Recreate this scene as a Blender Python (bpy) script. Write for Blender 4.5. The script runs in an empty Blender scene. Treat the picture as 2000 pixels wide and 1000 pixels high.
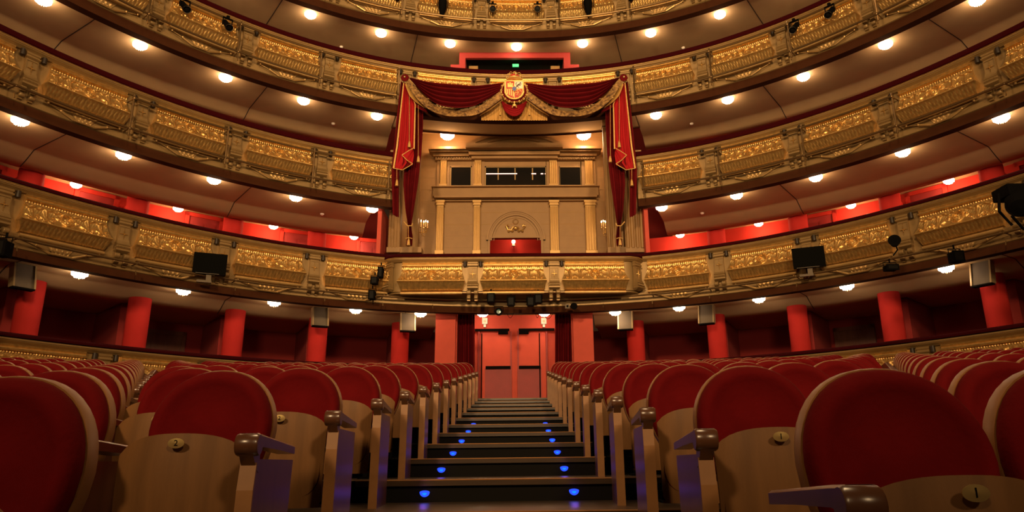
import bpy, math, random
import numpy as np
from mathutils import Matrix, Vector
random.seed(7)
PI = math.pi
sc = bpy.context.scene
COL = sc.collection

# ---------------------------------------------------------------- camera
F0, TH, YW, RO = 1401.565, math.radians(15.921), math.radians(-1.097), math.radians(-0.664)
CX, CY, EYE = 37.547, 3.364, 0.238
_F = np.array([-math.sin(YW)*math.cos(TH), math.cos(YW)*math.cos(TH), math.sin(TH)])
_R = np.array([math.cos(YW), math.sin(YW), 0.0]); _U = np.cross(_R, _F)
_R, _U = _R*math.cos(RO)+_U*math.sin(RO), -_R*math.sin(RO)+_U*math.cos(RO)
CAM = np.array([0, 0, EYE])
cd = bpy.data.cameras.new('camera'); co = bpy.data.objects.new('camera', cd); COL.objects.link(co)
cd.sensor_width = 36; cd.lens = F0/2000*36; cd.shift_x = -CX/2000; cd.shift_y = CY/2000
cd.clip_start = .02; cd.clip_end = 200
M = Matrix.Identity(4)
for i in range(3):
    M[i][0] = _R[i]; M[i][1] = _U[i]; M[i][2] = -_F[i]; M[i][3] = CAM[i]
co.matrix_world = M; sc.camera = co

def ray(x, y): return _F + _R*(x-1000-CX)/F0 - _U*(y-500-CY)/F0
def aty(x, y, Y):            # measured point of the photo on the plane y = Y
    d = ray(x, y); return CAM + d*(Y/d[1])

# ---------------------------------------------------------------- materials
def mat(name, col, rough=.6, metal=0., bump=0., bscale=40., var=0., vscale=6., emis=None, estr=0., coat=0., sheen=0., col2=None, stretch=None, spec=.5):
    m = bpy.data.materials.new(name); m.use_nodes = True
    nt = m.node_tree; b = nt.nodes['Principled BSDF']
    b.inputs['Base Color'].default_value = (*col, 1)
    b.inputs['Roughness'].default_value = rough; b.inputs['Metallic'].default_value = metal
    b.inputs['Coat Weight'].default_value = coat; b.inputs['Coat Roughness'].default_value = .25
    b.inputs['Sheen Weight'].default_value = sheen
    b.inputs['Specular IOR Level'].default_value = spec
    if sheen: b.inputs['Sheen Roughness'].default_value = .4; b.inputs['Sheen Tint'].default_value = (1, .25, .2, 1)
    if emis: b.inputs['Emission Color'].default_value = (*emis, 1); b.inputs['Emission Strength'].default_value = estr
    tc = nt.nodes.new('ShaderNodeTexCoord'); vec = tc.outputs['Object']
    if stretch:
        mp = nt.nodes.new('ShaderNodeMapping'); mp.inputs['Scale'].default_value = stretch
        nt.links.new(vec, mp.inputs['Vector']); vec = mp.outputs['Vector']
    if var or col2:
        n = nt.nodes.new('ShaderNodeTexNoise'); n.inputs['Scale'].default_value = vscale; n.inputs['Detail'].default_value = 6
        nt.links.new(vec, n.inputs['Vector'])
        r = nt.nodes.new('ShaderNodeValToRGB'); r.color_ramp.elements[0].position = .3; r.color_ramp.elements[1].position = .7
        c2 = col2 or tuple(c*(1-var) for c in col)
        r.color_ramp.elements[0].color = (*c2, 1); r.color_ramp.elements[1].color = (*col, 1)
        nt.links.new(n.outputs['Fac'], r.inputs['Fac']); nt.links.new(r.outputs['Color'], b.inputs['Base Color'])
    if bump:
        n = nt.nodes.new('ShaderNodeTexNoise'); n.inputs['Scale'].default_value = bscale; n.inputs['Detail'].default_value = 4
        nt.links.new(vec, n.inputs['Vector'])
        bp = nt.nodes.new('ShaderNodeBump'); bp.inputs['Strength'].default_value = bump; bp.inputs['Distance'].default_value = .02
        nt.links.new(n.outputs['Fac'], bp.inputs['Height']); nt.links.new(bp.outputs['Normal'], b.inputs['Normal'])
    return m

GOLD = mat('gilt', (.78, .48, .16), .33, .8, bump=.12, bscale=90, var=.35, vscale=14)
GOLDP = mat('gilt_plain', (.52, .32, .12), .38, .6, bump=.08, bscale=30, var=.25, vscale=4)
OLIVE = mat('olive_gold_paint', (.30, .185, .07), .45, .4, var=.2, vscale=3)
FASCIA = mat('shade_darkened_brown', (.055, .018, .007), .9, spec=.05, var=.15)  # fascia brown with the shade below the overhang put into the colour
SOFF = mat('beige_plaster', (.42, .29, .145), .9, spec=.15, bump=.06, bscale=120, var=.08, vscale=3)
SEAM = mat('dark_seam', (.02, .012, .008), .9)  # dark line of the ceiling seams
VELV = mat('red_velvet', (.16, .006, .007), .9, sheen=.05, spec=.05, bump=.12, bscale=60, var=.35, vscale=5)
VELVD = mat('dark_red_velvet', (.032, .002, .003), .95, spec=.03, bump=.2, bscale=50)
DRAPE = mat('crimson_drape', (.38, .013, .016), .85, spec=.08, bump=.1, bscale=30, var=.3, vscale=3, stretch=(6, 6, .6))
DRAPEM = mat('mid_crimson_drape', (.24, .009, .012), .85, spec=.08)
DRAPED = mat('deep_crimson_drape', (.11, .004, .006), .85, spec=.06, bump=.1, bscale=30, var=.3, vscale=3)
TRIM = mat('gold_braid', (.72, .42, .12), .5, .4, bump=.6, bscale=90, var=.3, vscale=40)
EMBR = mat('gold_embroidery', (.48, .26, .08), .5, .45, bump=.9, bscale=35, col2=(.05, .018, .01), vscale=14)
LINING = mat('gold_lining', (.52, .28, .07), .6, .1)
REDW = mat('red_fabric_wall', (.48, .032, .022), .85, spec=.1, bump=.12, bscale=150, var=.15, vscale=2)
REDC = mat('red_column_fabric', (.40, .022, .018), .85, spec=.1, bump=.12, bscale=150, var=.12, vscale=3)
REDL = mat('salmon_red_paint', (.52, .065, .036), .8, var=.1)
DOORR = mat('dark_red_door', (.28, .018, .018), .6, var=.15)
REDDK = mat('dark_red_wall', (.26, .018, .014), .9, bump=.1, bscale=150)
WOOD = mat('oak_veneer', (.24, .108, .034), .55, spec=.3, var=.3, vscale=3, stretch=(7, 7, .8), coat=.05, bump=.05, bscale=60)
WOODL = mat('honey_wood_edge', (.34, .15, .045), .45, var=.25, vscale=8, coat=.1, spec=.35)
WOODD = mat('dark_turned_wood', (.13, .05, .022), .28, coat=.6, var=.3, vscale=8)
PANELW = mat('reddish_side_panel', (.15, .045, .025), .32, coat=.6, var=.25, vscale=3, stretch=(6, 6, .8))
FLOORM = mat('dark_parquet', (.065, .040, .022), .28, var=.45, vscale=5, coat=.3, stretch=(1, 5, 1), bump=.05, bscale=20)
RISER = mat('black_riser', (.006, .005, .004), .8, spec=.1)
NOSE = mat('brown_step_nosing', (.050, .025, .010), .35, var=.3, vscale=6, stretch=(1, 8, 8))
BRASS = mat('brass_plate', (.75, .55, .22), .3, .85)
BLACK = mat('black_metal', (.0035, .003, .0028), .8, .0, spec=.03)
BLACKG = mat('black_gloss', (.008, .008, .008), .15)
GREYM = mat('dark_brown_cap', (.022, .012, .005), .5, .2)
PIPE = mat('painted_steel_pipe', (.17, .10, .04), .35, .7)
BRKT = mat('dull_bracket', (.10, .065, .03), .6)
SPK = mat('grey_speaker_cloth', (.10, .075, .045), .8, bump=.3, bscale=200)
SPKF = mat('pale_speaker_frame', (.36, .26, .13), .4, .4)
CREAM = mat('cream_stone_paint', (.28, .145, .042), .55, bump=.12, bscale=110, var=.12, vscale=4)
CREAML = mat('pale_cream_plaster', (.42, .25, .09), .7, var=.06)
GLASSD = mat('dark_window_glass', (.008, .007, .006), .15, spec=.25)
CRYST = mat('lit_crystal', (.95, .85, .8), .25, emis=(1.0, .80, .62), estr=16)
WHITE = mat('white_plastic', (.75, .68, .58), .5)
SIGN = mat('lit_exit_sign', (.45, .40, .28), .6, emis=(1, .78, .5), estr=.35)
GREENL = mat('green_exit_light', (.05, .6, .2), .5, emis=(.08, .9, .25), estr=.7)
FLAME = mat('candle_bulb', (1, .8, .5), .4, emis=(1, .75, .45), estr=22)
BULB = mat('warm_bulb', (1, .9, .7), .4, emis=(1, .78, .5), estr=30)
LED = mat('blue_led_lens', (.0, .0, .02), .6, spec=0., emis=(.03, .09, 1.0), estr=1.1)
LEDC = mat('blue_led_core', (.0, .0, .02), .6, spec=0., emis=(.01, .32, 1.0), estr=1.0)
TEAL = mat('teal_lens', (.10, .20, .19), .15, coat=1)
LENS = mat('dark_lens', (.008, .007, .006), .5, spec=.06)
TUBEL = mat('pink_tube_light', (1, .7, .7), .4, emis=(1, .6, .55), estr=1.3)
HRED = mat('heraldic_red', (.45, .03, .02), .5); HWHITE = mat('heraldic_silver', (.75, .65, .5), .45)
HGOLD = mat('heraldic_gold', (.80, .52, .16), .4, .5); HPURP = mat('heraldic_lion', (.10, .05, .05), .5); HBLUE = mat('heraldic_blue', (.05, .09, .35), .5)
SCREEN = mat('monitor_screen', (.004, .004, .003), .8, spec=.02)

# ---------------------------------------------------------------- mesh helpers
class MB:
    def __init__(s): s.v = []; s.f = []
    def add(s, v, f):
        n = len(s.v); s.v += [tuple(map(float, p)) for p in v]; s.f += [tuple(i+n for i in q) for q in f]; return s
    def box(s, x0, x1, y0, y1, z0, z1):
        v = [(x, y, z) for x in (x0, x1) for y in (y0, y1) for z in (z0, z1)]
        return s.add(v, [(0, 1, 3, 2), (4, 6, 7, 5), (0, 4, 5, 1), (2, 3, 7, 6), (0, 2, 6, 4), (1, 5, 7, 3)])
    def obox(s, c, u, v, w, hu, hv, hw):     # oriented box
        c = np.array(c, float); u, v, w = [np.array(a, float)/np.linalg.norm(a) for a in (u, v, w)]
        P = [c+a*hu*u+b*hv*v+d*hw*w for a in (-1, 1) for b in (-1, 1) for d in (-1, 1)]
        return s.add(P, [(0, 1, 3, 2), (4, 6, 7, 5), (0, 4, 5, 1), (2, 3, 7, 6), (0, 2, 6, 4), (1, 5, 7, 3)])
    def grid(s, P, close_u=False, close_v=False, flip=False):   # P[i][j] points
        n, m = len(P), len(P[0]); k = len(s.v)
        s.v += [tuple(map(float, p)) for r in P for p in r]
        for i in range(n if close_u else n-1):
            for j in range(m if close_v else m-1):
                a, b, c, d = i*m+j, ((i+1) % n)*m+j, ((i+1) % n)*m+(j+1) % m, i*m+(j+1) % m
                s.f.append(tuple(k+q for q in ((a, d, c, b) if flip else (a, b, c, d))))
        return s
    def tube(s, pts, r, n=8, cap=True):
        pts = [np.array(p, float) for p in pts]; rs = r if hasattr(r, '__len__') else [r]*len(pts)
        rings = []
        for i, p in enumerate(pts):
            t = pts[min(i+1, len(pts)-1)]-pts[max(i-1, 0)]; t = t/(np.linalg.norm(t)+1e-12)
            a = np.cross(t, (0, 0, 1)) if abs(t[2]) < .95 else np.cross(t, (0, 1, 0)); a /= np.linalg.norm(a); b = np.cross(t, a)
            rings.append([p+rs[i]*(a*math.cos(q)+b*math.sin(q)) for q in np.linspace(0, 2*PI, n, endpoint=False)])
        k = len(s.v); s.grid(rings, close_v=True)
        if cap: s.f.append(tuple(k+i for i in range(n))); s.f.append(tuple(k+(len(pts)-1)*n+i for i in reversed(range(n))))
        return s
    def lathe(s, prof, c=(0, 0, 0), axis=(0, 0, 1), n=20, scallop=0., k=0):
        c = np.array(c, float); w = np.array(axis, float); w /= np.linalg.norm(w)
        a = np.cross(w, (0, 0, 1)) if abs(w[2]) < .95 else np.array((1., 0, 0)); a /= np.linalg.norm(a); b = np.cross(w, a)
        rings = [[c+w*z+(r*((1+scallop*abs(math.sin(k*q/2))) if k else 1))*(a*math.cos(q)+b*math.sin(q)) for q in np.linspace(0, 2*PI, n, endpoint=False)] for r, z in prof]
        kk = len(s.v); s.grid(rings, close_v=True)
        s.f.append(tuple(kk+i for i in range(n))); s.f.append(tuple(kk+(len(prof)-1)*n+i for i in reversed(range(n))))
        return s
    def ball(s, c, r, n=8, sq=(1, 1, 1)):
        P = [[(c[0]+r*sq[0]*math.sin(a)*math.cos(b), c[1]+r*sq[1]*math.sin(a)*math.sin(b), c[2]+r*sq[2]*math.cos(a)) for b in np.linspace(0, 2*PI, n, endpoint=False)] for a in np.linspace(.02, PI-.02, max(4, n//2+1))]
        return s.grid(P, close_v=True)
    def prism(s, poly, a, b):   # poly of 3-vectors, extruded by vector from a*d to b*d is done by caller
        n = len(poly); P = [np.array(p)+np.array(a) for p in poly]; Q = [np.array(p)+np.array(b) for p in poly]
        k = len(s.v); s.v += [tuple(map(float, p)) for p in P+Q]
        s.f.append(tuple(k+i for i in range(n))); s.f.append(tuple(k+n+i for i in reversed(range(n))))
        for i in range(n): s.f.append((k+i, k+n+i, k+n+(i+1) % n, k+(i+1) % n))
        return s
    def mesh(s, name, m, smooth=True, angle=40):
        me = bpy.data.meshes.new(name); me.from_pydata(s.v, [], s.f); me.update()
        import bmesh
        b = bmesh.new(); b.from_mesh(me); bmesh.ops.recalc_face_normals(b, faces=b.faces); b.to_mesh(me); b.free()
        me.materials.append(m)
        if smooth:
            me.polygons.foreach_set('use_smooth', [True]*len(me.polygons)); me.set_sharp_from_angle(angle=math.radians(angle))
        return me
    def build(s, name, m, parent=None, smooth=True, angle=40, loc=None, rz=0):
        return link(name, s.mesh(name, m, smooth, angle), parent, loc, rz)

def link(name, data, parent=None, loc=None, rz=0):
    o = bpy.data.objects.new(name, data); COL.objects.link(o)
    if parent is not None: o.parent = parent
    if loc is not None: o.location = loc
    o.rotation_euler[2] = rz
    return o
def tag(o, label, cat, group=None, kind=None):
    o['label'] = label; o['category'] = cat
    if group: o['group'] = group
    if kind: o['kind'] = kind
    return o
def thing(name, label, cat, loc=(0, 0, 0), rz=0, group=None):
    o = link(name, None, None, loc, rz); o.empty_display_size = .1
    return tag(o, label, cat, group)
def struct(o): o['kind'] = 'structure'; return o
def copy_tree(o, parent=None):
    c = o.copy(); COL.objects.link(c); c.parent = parent
    for ch in list(o.children): copy_tree(ch, c)
    return c
def lamp(loc, power, col=(1, .6, .3), size=.1, name='glow', parent=None):
    l = bpy.data.lights.new(name, 'POINT'); l.energy = power; l.color = col; l.shadow_soft_size = size
    o = link(name, l, parent, loc); return o

# ---------------------------------------------------------------- the horseshoe ring
RA, RB, RY, RX, RN = 10.721, 13.093, 4.14, -.006, 2.063
_t = np.linspace(-2.4, 2.4, 6001)+1e-6
_n = 2/RN
_px = RX+RA*np.sign(np.sin(_t))*np.abs(np.sin(_t))**_n
_py = RY+RB*np.sign(np.cos(_t))*np.abs(np.cos(_t))**_n
class Path:
    def __init__(s, x, y, s0=None):
        s.x, s.y = np.array(x), np.array(y)
        s.s = np.concatenate([[0], np.cumsum(np.hypot(np.diff(s.x), np.diff(s.y)))])
        s.s -= s.s[-1]/2 if s0 is None else s0(s)
    def p(s, q, o=0.):
        h = .06
        x, y = np.interp(q, s.s, s.x), np.interp(q, s.s, s.y)
        tx, ty = np.interp(q+h, s.s, s.x)-np.interp(q-h, s.s, s.x), np.interp(q+h, s.s, s.y)-np.interp(q-h, s.s, s.y)
        l = math.hypot(tx, ty); return x-ty/l*o, y+tx/l*o
    def rz(s, q):
        a = s.p(q-.02); b = s.p(q+.02); return math.atan2(b[1]-a[1], b[0]-a[0])
RING = Path(_px, _py, lambda s: np.interp(0, _t, s.s))
def box_path():
    cx, Y, hw, r = -.11, 16.5, 3.06, .36
    pts = [(cx-hw, Y+.9), (cx-hw, Y+.6)]
    for a in np.linspace(0, PI/2, 14): pts.append((cx-hw+r-r*math.cos(a), Y+r-r*math.sin(a)))
    for x in np.linspace(cx-hw+r, cx+hw-r, 12)[1:-1]: pts.append((x, Y))
    for a in np.linspace(PI/2, 0, 14): pts.append((cx+hw-r+r*math.cos(a), Y+r-r*math.sin(a)))
    pts += [(cx+hw, Y+.6), (cx+hw, Y+.9)]
    return Path([p[0] for p in pts], [p[1] for p in pts])
BOXP = box_path()

def sweep(mb, path, prof, s0, s1, z0=0., ds=.14, closed=False):
    n = max(2, int(abs(s1-s0)/ds)+1)
    P = []
    for q in np.linspace(s0, s1, n):
        P.append([(*path.p(q, o), z0+z) for o, z in prof])
    k = len(mb.v); mb.grid(P, close_v=closed)
    m = len(prof)
    if closed:
        mb.f.append(tuple(k+i for i in range(m))); mb.f.append(tuple(k+(n-1)*m+i for i in reversed(range(m))))
    return mb

# ---------------------------------------------------------------- parapet ornament
def relief(u, v):
    """carved acanthus height (0..1) at u metres from the panel centre, v 0 bottom .. 1 top"""
    z = v*.30; a = abs(u); h = 0.
    r = math.hypot(u, z-.15)
    h = max(h, 1.1*math.exp(-((r-.100)/.014)**2), .8*math.exp(-((r-.070)/.008)**2))
    if r < .06: h = max(h, .75*(1-r/.06)*(.6+.4*math.cos(5*math.atan2(z-.15, u))))
    d = abs(a-.155)/.055+abs(z-.15)/.05               # pointed leaf beside the medallion
    if d < 1: h = max(h, .8*(1-d)**.5)
    for cu in (.36, .60):                              # palmette fans
        du = a-cu; rr = math.hypot(du, z-.02); th = math.atan2(du, z-.02)
        if rr < .26 and abs(th) < 1.35:
            L = .25 if abs(th) < .35 else .21-.03*abs(th)
            if cu == .60: L *= .8
            petal = max(0, math.cos(th*6.5))**1.5
            if rr < L: h = max(h, petal*(.35+.65*math.sin(min(1, rr/L)*PI*.8)))
        for sx in (-1, 1):
            rx = math.hypot(du-sx*.06, z-.045)
            h = max(h, .95*math.exp(-((rx-.030)/.008)**2), .9*math.exp(-(rx/.010)**2))
    h = max(h, .8*math.exp(-((z-.25-.015*math.sin(u*42))/.010)**2))
    if r > .125: h *= .85
    h += .05*(math.sin(u*97+z*60)*math.sin(z*130-u*40))
    return h
_RC = {}
def bay_panel(path, s, G, hw=.705):
    us = np.linspace(-1, 1, 161)
    rows = []   # (o, z, halfwidth, fn)
    for o, z in ((.03, -.085), (-.035, -.09), (-.05, -.11), (-.045, -.13), (-.03, -.14), (-.035, -.160), (-.080, -.170), (-.092, -.184), (-.088, -.200), (-.055, -.207), (-.02, -.21)):
        rows.append((o, z, hw, None))
    for i in range(5): rows.append((-.02, -.213-.008*i, hw, 'bead%d' % i))
    for i in range(33):
        t = i/32; rows.append((-.02-.17*t**1.7, -.26-.32*t, hw+.075*t**1.5, ('rel', 1-t)))
    rows += [(-.212, -.582, hw+.08, None), (-.215, -.60, hw+.08, None)]
    for i in range(13):
        t = i/12; rows.append((-.195+.16*t**.8-.01*math.sin(PI*t), -.61-.19*t**1.15, hw+.075-.055*t, ('leaf', t)))
    rows.append((.03, -.805, hw+.02, None))
    P = []
    for ri, (o, z, w, fn) in enumerate(rows):
        row = []
        for ui, uu in enumerate(us):
            u = uu*w; d = 0.
            if fn is not None:
                if isinstance(fn, str):
                    i = int(fn[4:]); d = .014*max(0, math.sin(u*2*PI/.046))**.5*math.sin(PI*(i+.5)/5)
                else:
                    key = (fn[0], ri, ui)
                    if key not in _RC:
                        if fn[0] == 'rel': _RC[key] = .040*relief(u, fn[1])
                        else: _RC[key] = .012*abs(math.sin(u*2*PI/.14+fn[1]*.8))*math.sin(PI*fn[1])+.004*math.sin(u*130)*math.sin(14*fn[1])
                    d = _RC[key]
            x, y = path.p(s+u, o-d); row.append((x, y, G+z))
        P.append(row)
    mb = MB(); mb.grid(P)
    for e in (0, -1):       # side cheeks
        c = [r[e] for r in P]; b = [(*path.p(s+us[e]*rows[i][2], .03), c[i][2]) for i in range(len(c))]
        mb.grid([c, b])
    return mb
def roll_mb(path, s, G, hw=.72):
    pts = [(*path.p(s+u, -.060), G-.862) for u in np.linspace(-hw, hw, 9)]
    return MB().tube(pts, [.034]+[.040]*7+[.034], 10)
def apron_mb(path, s, G):
    mb = MB()
    def pt(u, o, z): return (*path.p(s+u, o), G+z)
    # inverted trapezoid plaque with leaf relief and two slanting rods on each side
    n = 25; P = []
    for z in np.linspace(0, 1, 9):
        w = .24-.12*z; P.append([pt(a*w, -.014-.014*max(0, math.cos(a*13)*math.cos(z*7)), -.90-.165*z) for a in np.linspace(-1, 1, n)])
    mb.grid(P)
    for sx in (-1, 1):
        mb.tube([pt(sx*.64, -.04, -.925), pt(sx*.42, -.05, -.985)], .012, 6)
        mb.tube([pt(sx*.42, -.05, -.985), pt(sx*.19, -.05, -1.075)], .024, 6)
        mb.ball(pt(sx*.65, -.05, -.92), .026, 8); mb.ball(pt(sx*.42, -.055, -.98), .026, 8)
    mb.tube([pt(-.19, -.045, -1.072), pt(.19, -.045, -1.072)], .02, 6)
    return mb
def pilaster_meshes():
    def loft(prof, w):     # prof (y, z, halfwidth)
        mb = MB(); P = [[(-h*.86, .03, z), (-h*.86, y, z), (h*.86, y, z), (h*.86, .03, z)] for y, z, h in prof]
        mb.grid(P); return mb
    a = loft([(.0, -.085, .13), (-.04, -.09, .135), (-.055, -.11, .14), (-.05, -.135, .135), (-.035, -.145, .13), (-.035, -.165, .13), (-.065, -.172, .145), (-.065, -.195, .145),
              (-.045, -.21, .13), (-.03, -.22, .12), (-.03, -.23, .12), (-.035, -.40, .12), (-.05, -.50, .125), (-.075, -.57, .13), (-.10, -.61, .14), (-.115, -.63, .145), (-.10, -.645, .14),
              (-.115, -.66, .15), (-.12, -.69, .15), (-.10, -.705, .145), (-.12, -.72, .15), (-.12, -.75, .15), (-.06, -.78, .12), (.0, -.80, .10)], 0)
    for i in range(9): a.ball((-.104+.026*i, -.122, -.675), .013, 6)
    fr = .10                                                  # raised frame on the plate
    a.box(-fr, -fr+.01, -.052, -.03, -.56, -.25); a.box(fr-.01, fr, -.052, -.03, -.56, -.25); a.box(-fr, fr, -.045, -.03, -.26, -.25); a.box(-fr, fr, -.075, -.03, -.57, -.555)
    A = a.mesh('pilaster', OLIVE, angle=30)
    o = MB()
    for k in range(4):
        an = k*PI/2
        for q in (.012, .03, .05): o.ball((q*math.cos(an)*1.0, -.05-.012*(k == 3), -.40+q*math.sin(an)*1.6), .013 if q < .05 else .009, 6)
        o.ball((.065*math.cos(an), -.046-.015*(k == 3), -.40+.115*math.sin(an)), .008, 6)
    O = o.mesh('cross_ornament', GOLD)
    c = MB()
    c.lathe([(.0, -.05), (.045, -.048), (.055, -.038), (.055, .038), (.045, .048), (.0, .05)], (0, -.08, -.855), (1, 0, 0), 14)
    c.lathe([(.0, -.045), (.040, -.043), (.046, -.034), (.046, .034), (.040, .043), (.0, .045)], (0, -.065, -.975), (1, 0, 0), 14)
    c.box(-.035, .035, -.05, .02, -1.05, -.79)
    Cc = c.mesh('scroll_bracket', OLIVE)
    d = MB(); d.lathe([(.0, 0), (.043, .002), (.046, .03), (.040, .095), (.040, .12), (.0, .12)], (0, -.045, -.215), (0, 0, 1), 12)
    D = d.mesh('dark_cap', GREYM)
    return A, O, Cc, D
PIL_A, PIL_O, PIL_C, PIL_D = pilaster_meshes()
def add_pilaster(root, path, s, G, bracket=True, caps=True):
    x, y = path.p(s, 0.); rz = path.rz(s)
    p = link('pilaster', PIL_A, root, (x, y, G), rz)
    link('cross_ornament', PIL_O, p)
    if bracket:
        for sx in (-.085, .085): link('scroll_bracket', PIL_C, p, (sx, 0, 0))
    if caps:
        for sx in (-.185, .185): link('dark_cap', PIL_D, p, (sx, 0, 0))

VEL_PROF = [(-.08, .0), (-.115, .02), (-.115, .055), (-.085, .085), (.0, .10), (.2, .095), (.25, .06), (.25, 0)]
RAIL_PROF = [(.04, -.10), (-.02, -.095), (-.045, -.07), (-.08, -.05), (-.085, -.035), (-.10, -.03), (-.10, -.005), (-.09, 0.), (.25, 0.), (.25, -.10)]
def parapet(root, path, G, spans, bays, pils, bottom=1.29, bracket=True, box=False, plain=False):
    for s0, s1 in spans:
        v, r, b, f, g = MB(), MB(), MB(), MB(), MB()
        vk = 1.7 if G in (TG[2], TG[3]) else 1.1
        sweep(v, path, [(o, z*vk) for o, z in VEL_PROF], s0, s1, G, closed=True)
        sweep(r, path, RAIL_PROF, s0, s1, G, closed=True)
        g.tube([(*path.p(q, -.10), G-.004) for q in np.linspace(s0, s1, int((s1-s0)/.14)+2)], .010, 6)
        if box: sweep(b, path, [(.03, -.09), (.03, -.80), (.20, -.80), (.20, -.09)], s0, s1, G, closed=True)
        else: sweep(b, path, [(.03, -.09), (.03, -.86), (0., -.875), (0., -1.085), (.03, -1.10), (.20, -1.10), (.20, -.09)], s0, s1, G, closed=True)
        if not box: sweep(f, path, [(.02, -1.10), (.0, -1.115), (.0, -bottom), (.20, -bottom), (.20, -1.10)], s0, s1, G, closed=True)
        v.build('velvet_handrail', VELVD, root); r.build('cornice_rail', OLIVE, root, angle=25); g.build('gilt_bead', GOLD, root)
        b.build('parapet_backing', OLIVE, root, angle=25)
        if not box: f.build('brown_fascia', FASCIA, root, angle=25)
    for s in bays:
        bay_panel(path, s, G).build('relief_panel', GOLD, root, angle=50)
        roll_mb(path, s, G).build('roll_moulding', GOLDP, root)
        if not box: apron_mb(path, s, G).build('apron_ornament', GOLDP, root)
    for s in pils: add_pilaster(root, path, s, G, bracket)

def slab(root, hS, spans, co, cz, deep, floor_z, seams, roomz):
    """beige soffit with a cove, the room ceiling behind it and the floor on top"""
    arc = [(co-.56+.56*f, hS+SO+(cz-SO)*g) for f, g in ((0, 0), (.06, .015), (.12, .055), (.18, .12), (.24, .20), (.62, .66), (1, 1))]
    prof = [(.19, hS), (.21, hS+SO)]+arc+[(co+.04, hS+cz+.03), (co+.12, hS+cz+.02)]
    for s0, s1 in spans:
        m = MB(); c = MB(); fl = MB()
        sweep(m, RING, prof, s0, s1); m.build('soffit', SOFF, root, angle=60)
        sweep(c, RING, [(co+.12, hS+cz+.02), (co+.12, roomz), (deep, roomz)], s0, s1); c.build('room_ceiling', SOFF, root, angle=30)
        sweep(fl, RING, [(.2, floor_z), (deep, floor_z), (deep, floor_z-.06), (.2, floor_z-.06)], s0, s1, closed=True); fl.build('floor_slab', REDDK, root)
    for s in seams:
        sm = MB(); pr = prof[:-2]
        P = [[(*RING.p(s-.008, o), z-.004) for o, z in pr], [(*RING.p(s+.008, o), z-.004) for o, z in pr]]
        Q = [[(a[0], a[1], a[2]+.012) for a in row] for row in P]
        sm.grid(P+Q[::-1], close_u=True); sm.build('ceiling_joint', SEAM, root)

SO = .13
TG = {0: 2.355, 1: 5.0, 2: 7.619, 3: 10.229, 4: 12.72}
TS = {1: 3.751, 2: 6.328, 3: 8.911, 4: 11.401}
PIL = [.96, 2.90, 4.90, 6.88, 8.87, 10.93, 12.95]
BAY = [0., 1.93, 3.90, 5.89, 7.875, 9.90, 11.94]
def sym(a, lo=0): return [-q for q in a if q > lo][::-1]+[q for q in a if q > lo]
ALLB = sym(BAY)+[0.]
SM = 13.6

b1 = thing('balcony', 'first gilded balcony, level with the royal box, between the lowest columns and the red-lit rooms', 'balcony', (0, 0, 0))
parapet(b1, RING, TG[1], [(-SM, SM)], [s for s in ALLB if abs(s) > 3.2], [s for s in sym(PIL) if abs(s) > 3.2], TG[1]-TS[1])
slab(b1, TS[1], [(-SM, -1.85), (1.75, SM)], 1.75, -.10, 4.3, TS[1]+.32, sym([6.4, 2.62, 10.2]), TS[1]+.02)
for sx, side in ((-1, 'left'), (1, 'right')):
    b2 = thing('balcony', 'second gilded balcony, %s wing, ending at the curtained side of the royal box' % side, 'balcony')
    e0, e1 = (-SM, -3.12) if sx < 0 else (3.06, SM); f0, f1 = (-SM, -3.50) if sx < 0 else (3.40, SM)
    parapet(b2, RING, TG[2], [(e0, e1)], [s for s in ALLB if s*sx > 3.2], [s for s in sym(PIL) if s*sx > 3.2], TG[2]-TS[2])
    slab(b2, TS[2], [(f0, f1)], 2.3, -.11, 4.3, TS[2]+.32, [sx*6.3, sx*9.95], TS[2]+.20)
b3 = thing('balcony', 'third gilded balcony, passing unbroken behind the swags and crest above the royal box', 'balcony')
parapet(b3, RING, TG[3], [(-SM, SM)], ALLB, sym(PIL), TG[3]-TS[3])
slab(b3, TS[3], [(-SM, -3.08), (3.04, SM)], 2.3, -.03, 4.3, TS[3]+.32, sym([6.2, 9.85]), TS[3]+.0)
m = MB(); sweep(m, RING, [(.19, TS[3]), (.21, TS[3]+SO), (1.12, TS[3]+SO), (1.12, TS[3]+.75)], -3.1, 3.06)
m.build('box_soffit', SOFF, b3, angle=40)
m = MB(); sweep(m, RING, [(1.10, TS[3]+SO-.035), (1.14, TS[3]+SO-.035), (1.14, TS[3]+SO+.03), (1.10, TS[3]+SO+.03)], -3.1, 3.06, closed=True)
m.build('edge_trim', FASCIA, b3)
m = MB(); sweep(m, RING, [(.2, TS[3]+.32), (1.08, TS[3]+.32), (1.08, TS[3]+.26), (.2, TS[3]+.26)], -3.1, 3.06, closed=True)
m.build('floor_slab', REDDK, b3)
b4 = thing('balcony', 'topmost gilded balcony, cut by the upper edge of the picture, hung with stage lights', 'balcony')
parapet(b4, RING, TG[4], [(-SM, SM)], [s for s in ALLB if abs(s) < 10], [s for s in sym(PIL) if abs(s) < 10], TG[4]-TS[4])
m = MB(); sweep(m, RING, [(.19, TS[4]), (.21, TS[4]+SO), (4.3, TS[4]+SO)], -SM, SM); m.build('soffit', SOFF, b4)
m = MB(); sweep(m, RING, [(.2, TS[4]+.3), (4.3, TS[4]+.3), (4.3, TS[4]+.36), (.2, TS[4]+.36)], -SM, SM, closed=True); m.build('floor_slab', REDDK, b4)
for s in sym([2.63, 6.05]):
    sm = MB()
    P = [[(*RING.p(s+d, o), TS[4]+SO-.006) for o in (.3, 2.2, 4.3)] for d in (-.008, .008)]; Q = [[(a[0], a[1], a[2]+.012) for a in row] for row in P]
    sm.grid(P+Q[::-1], close_u=True); sm.build('ceiling_joint', SEAM, b4)
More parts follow.
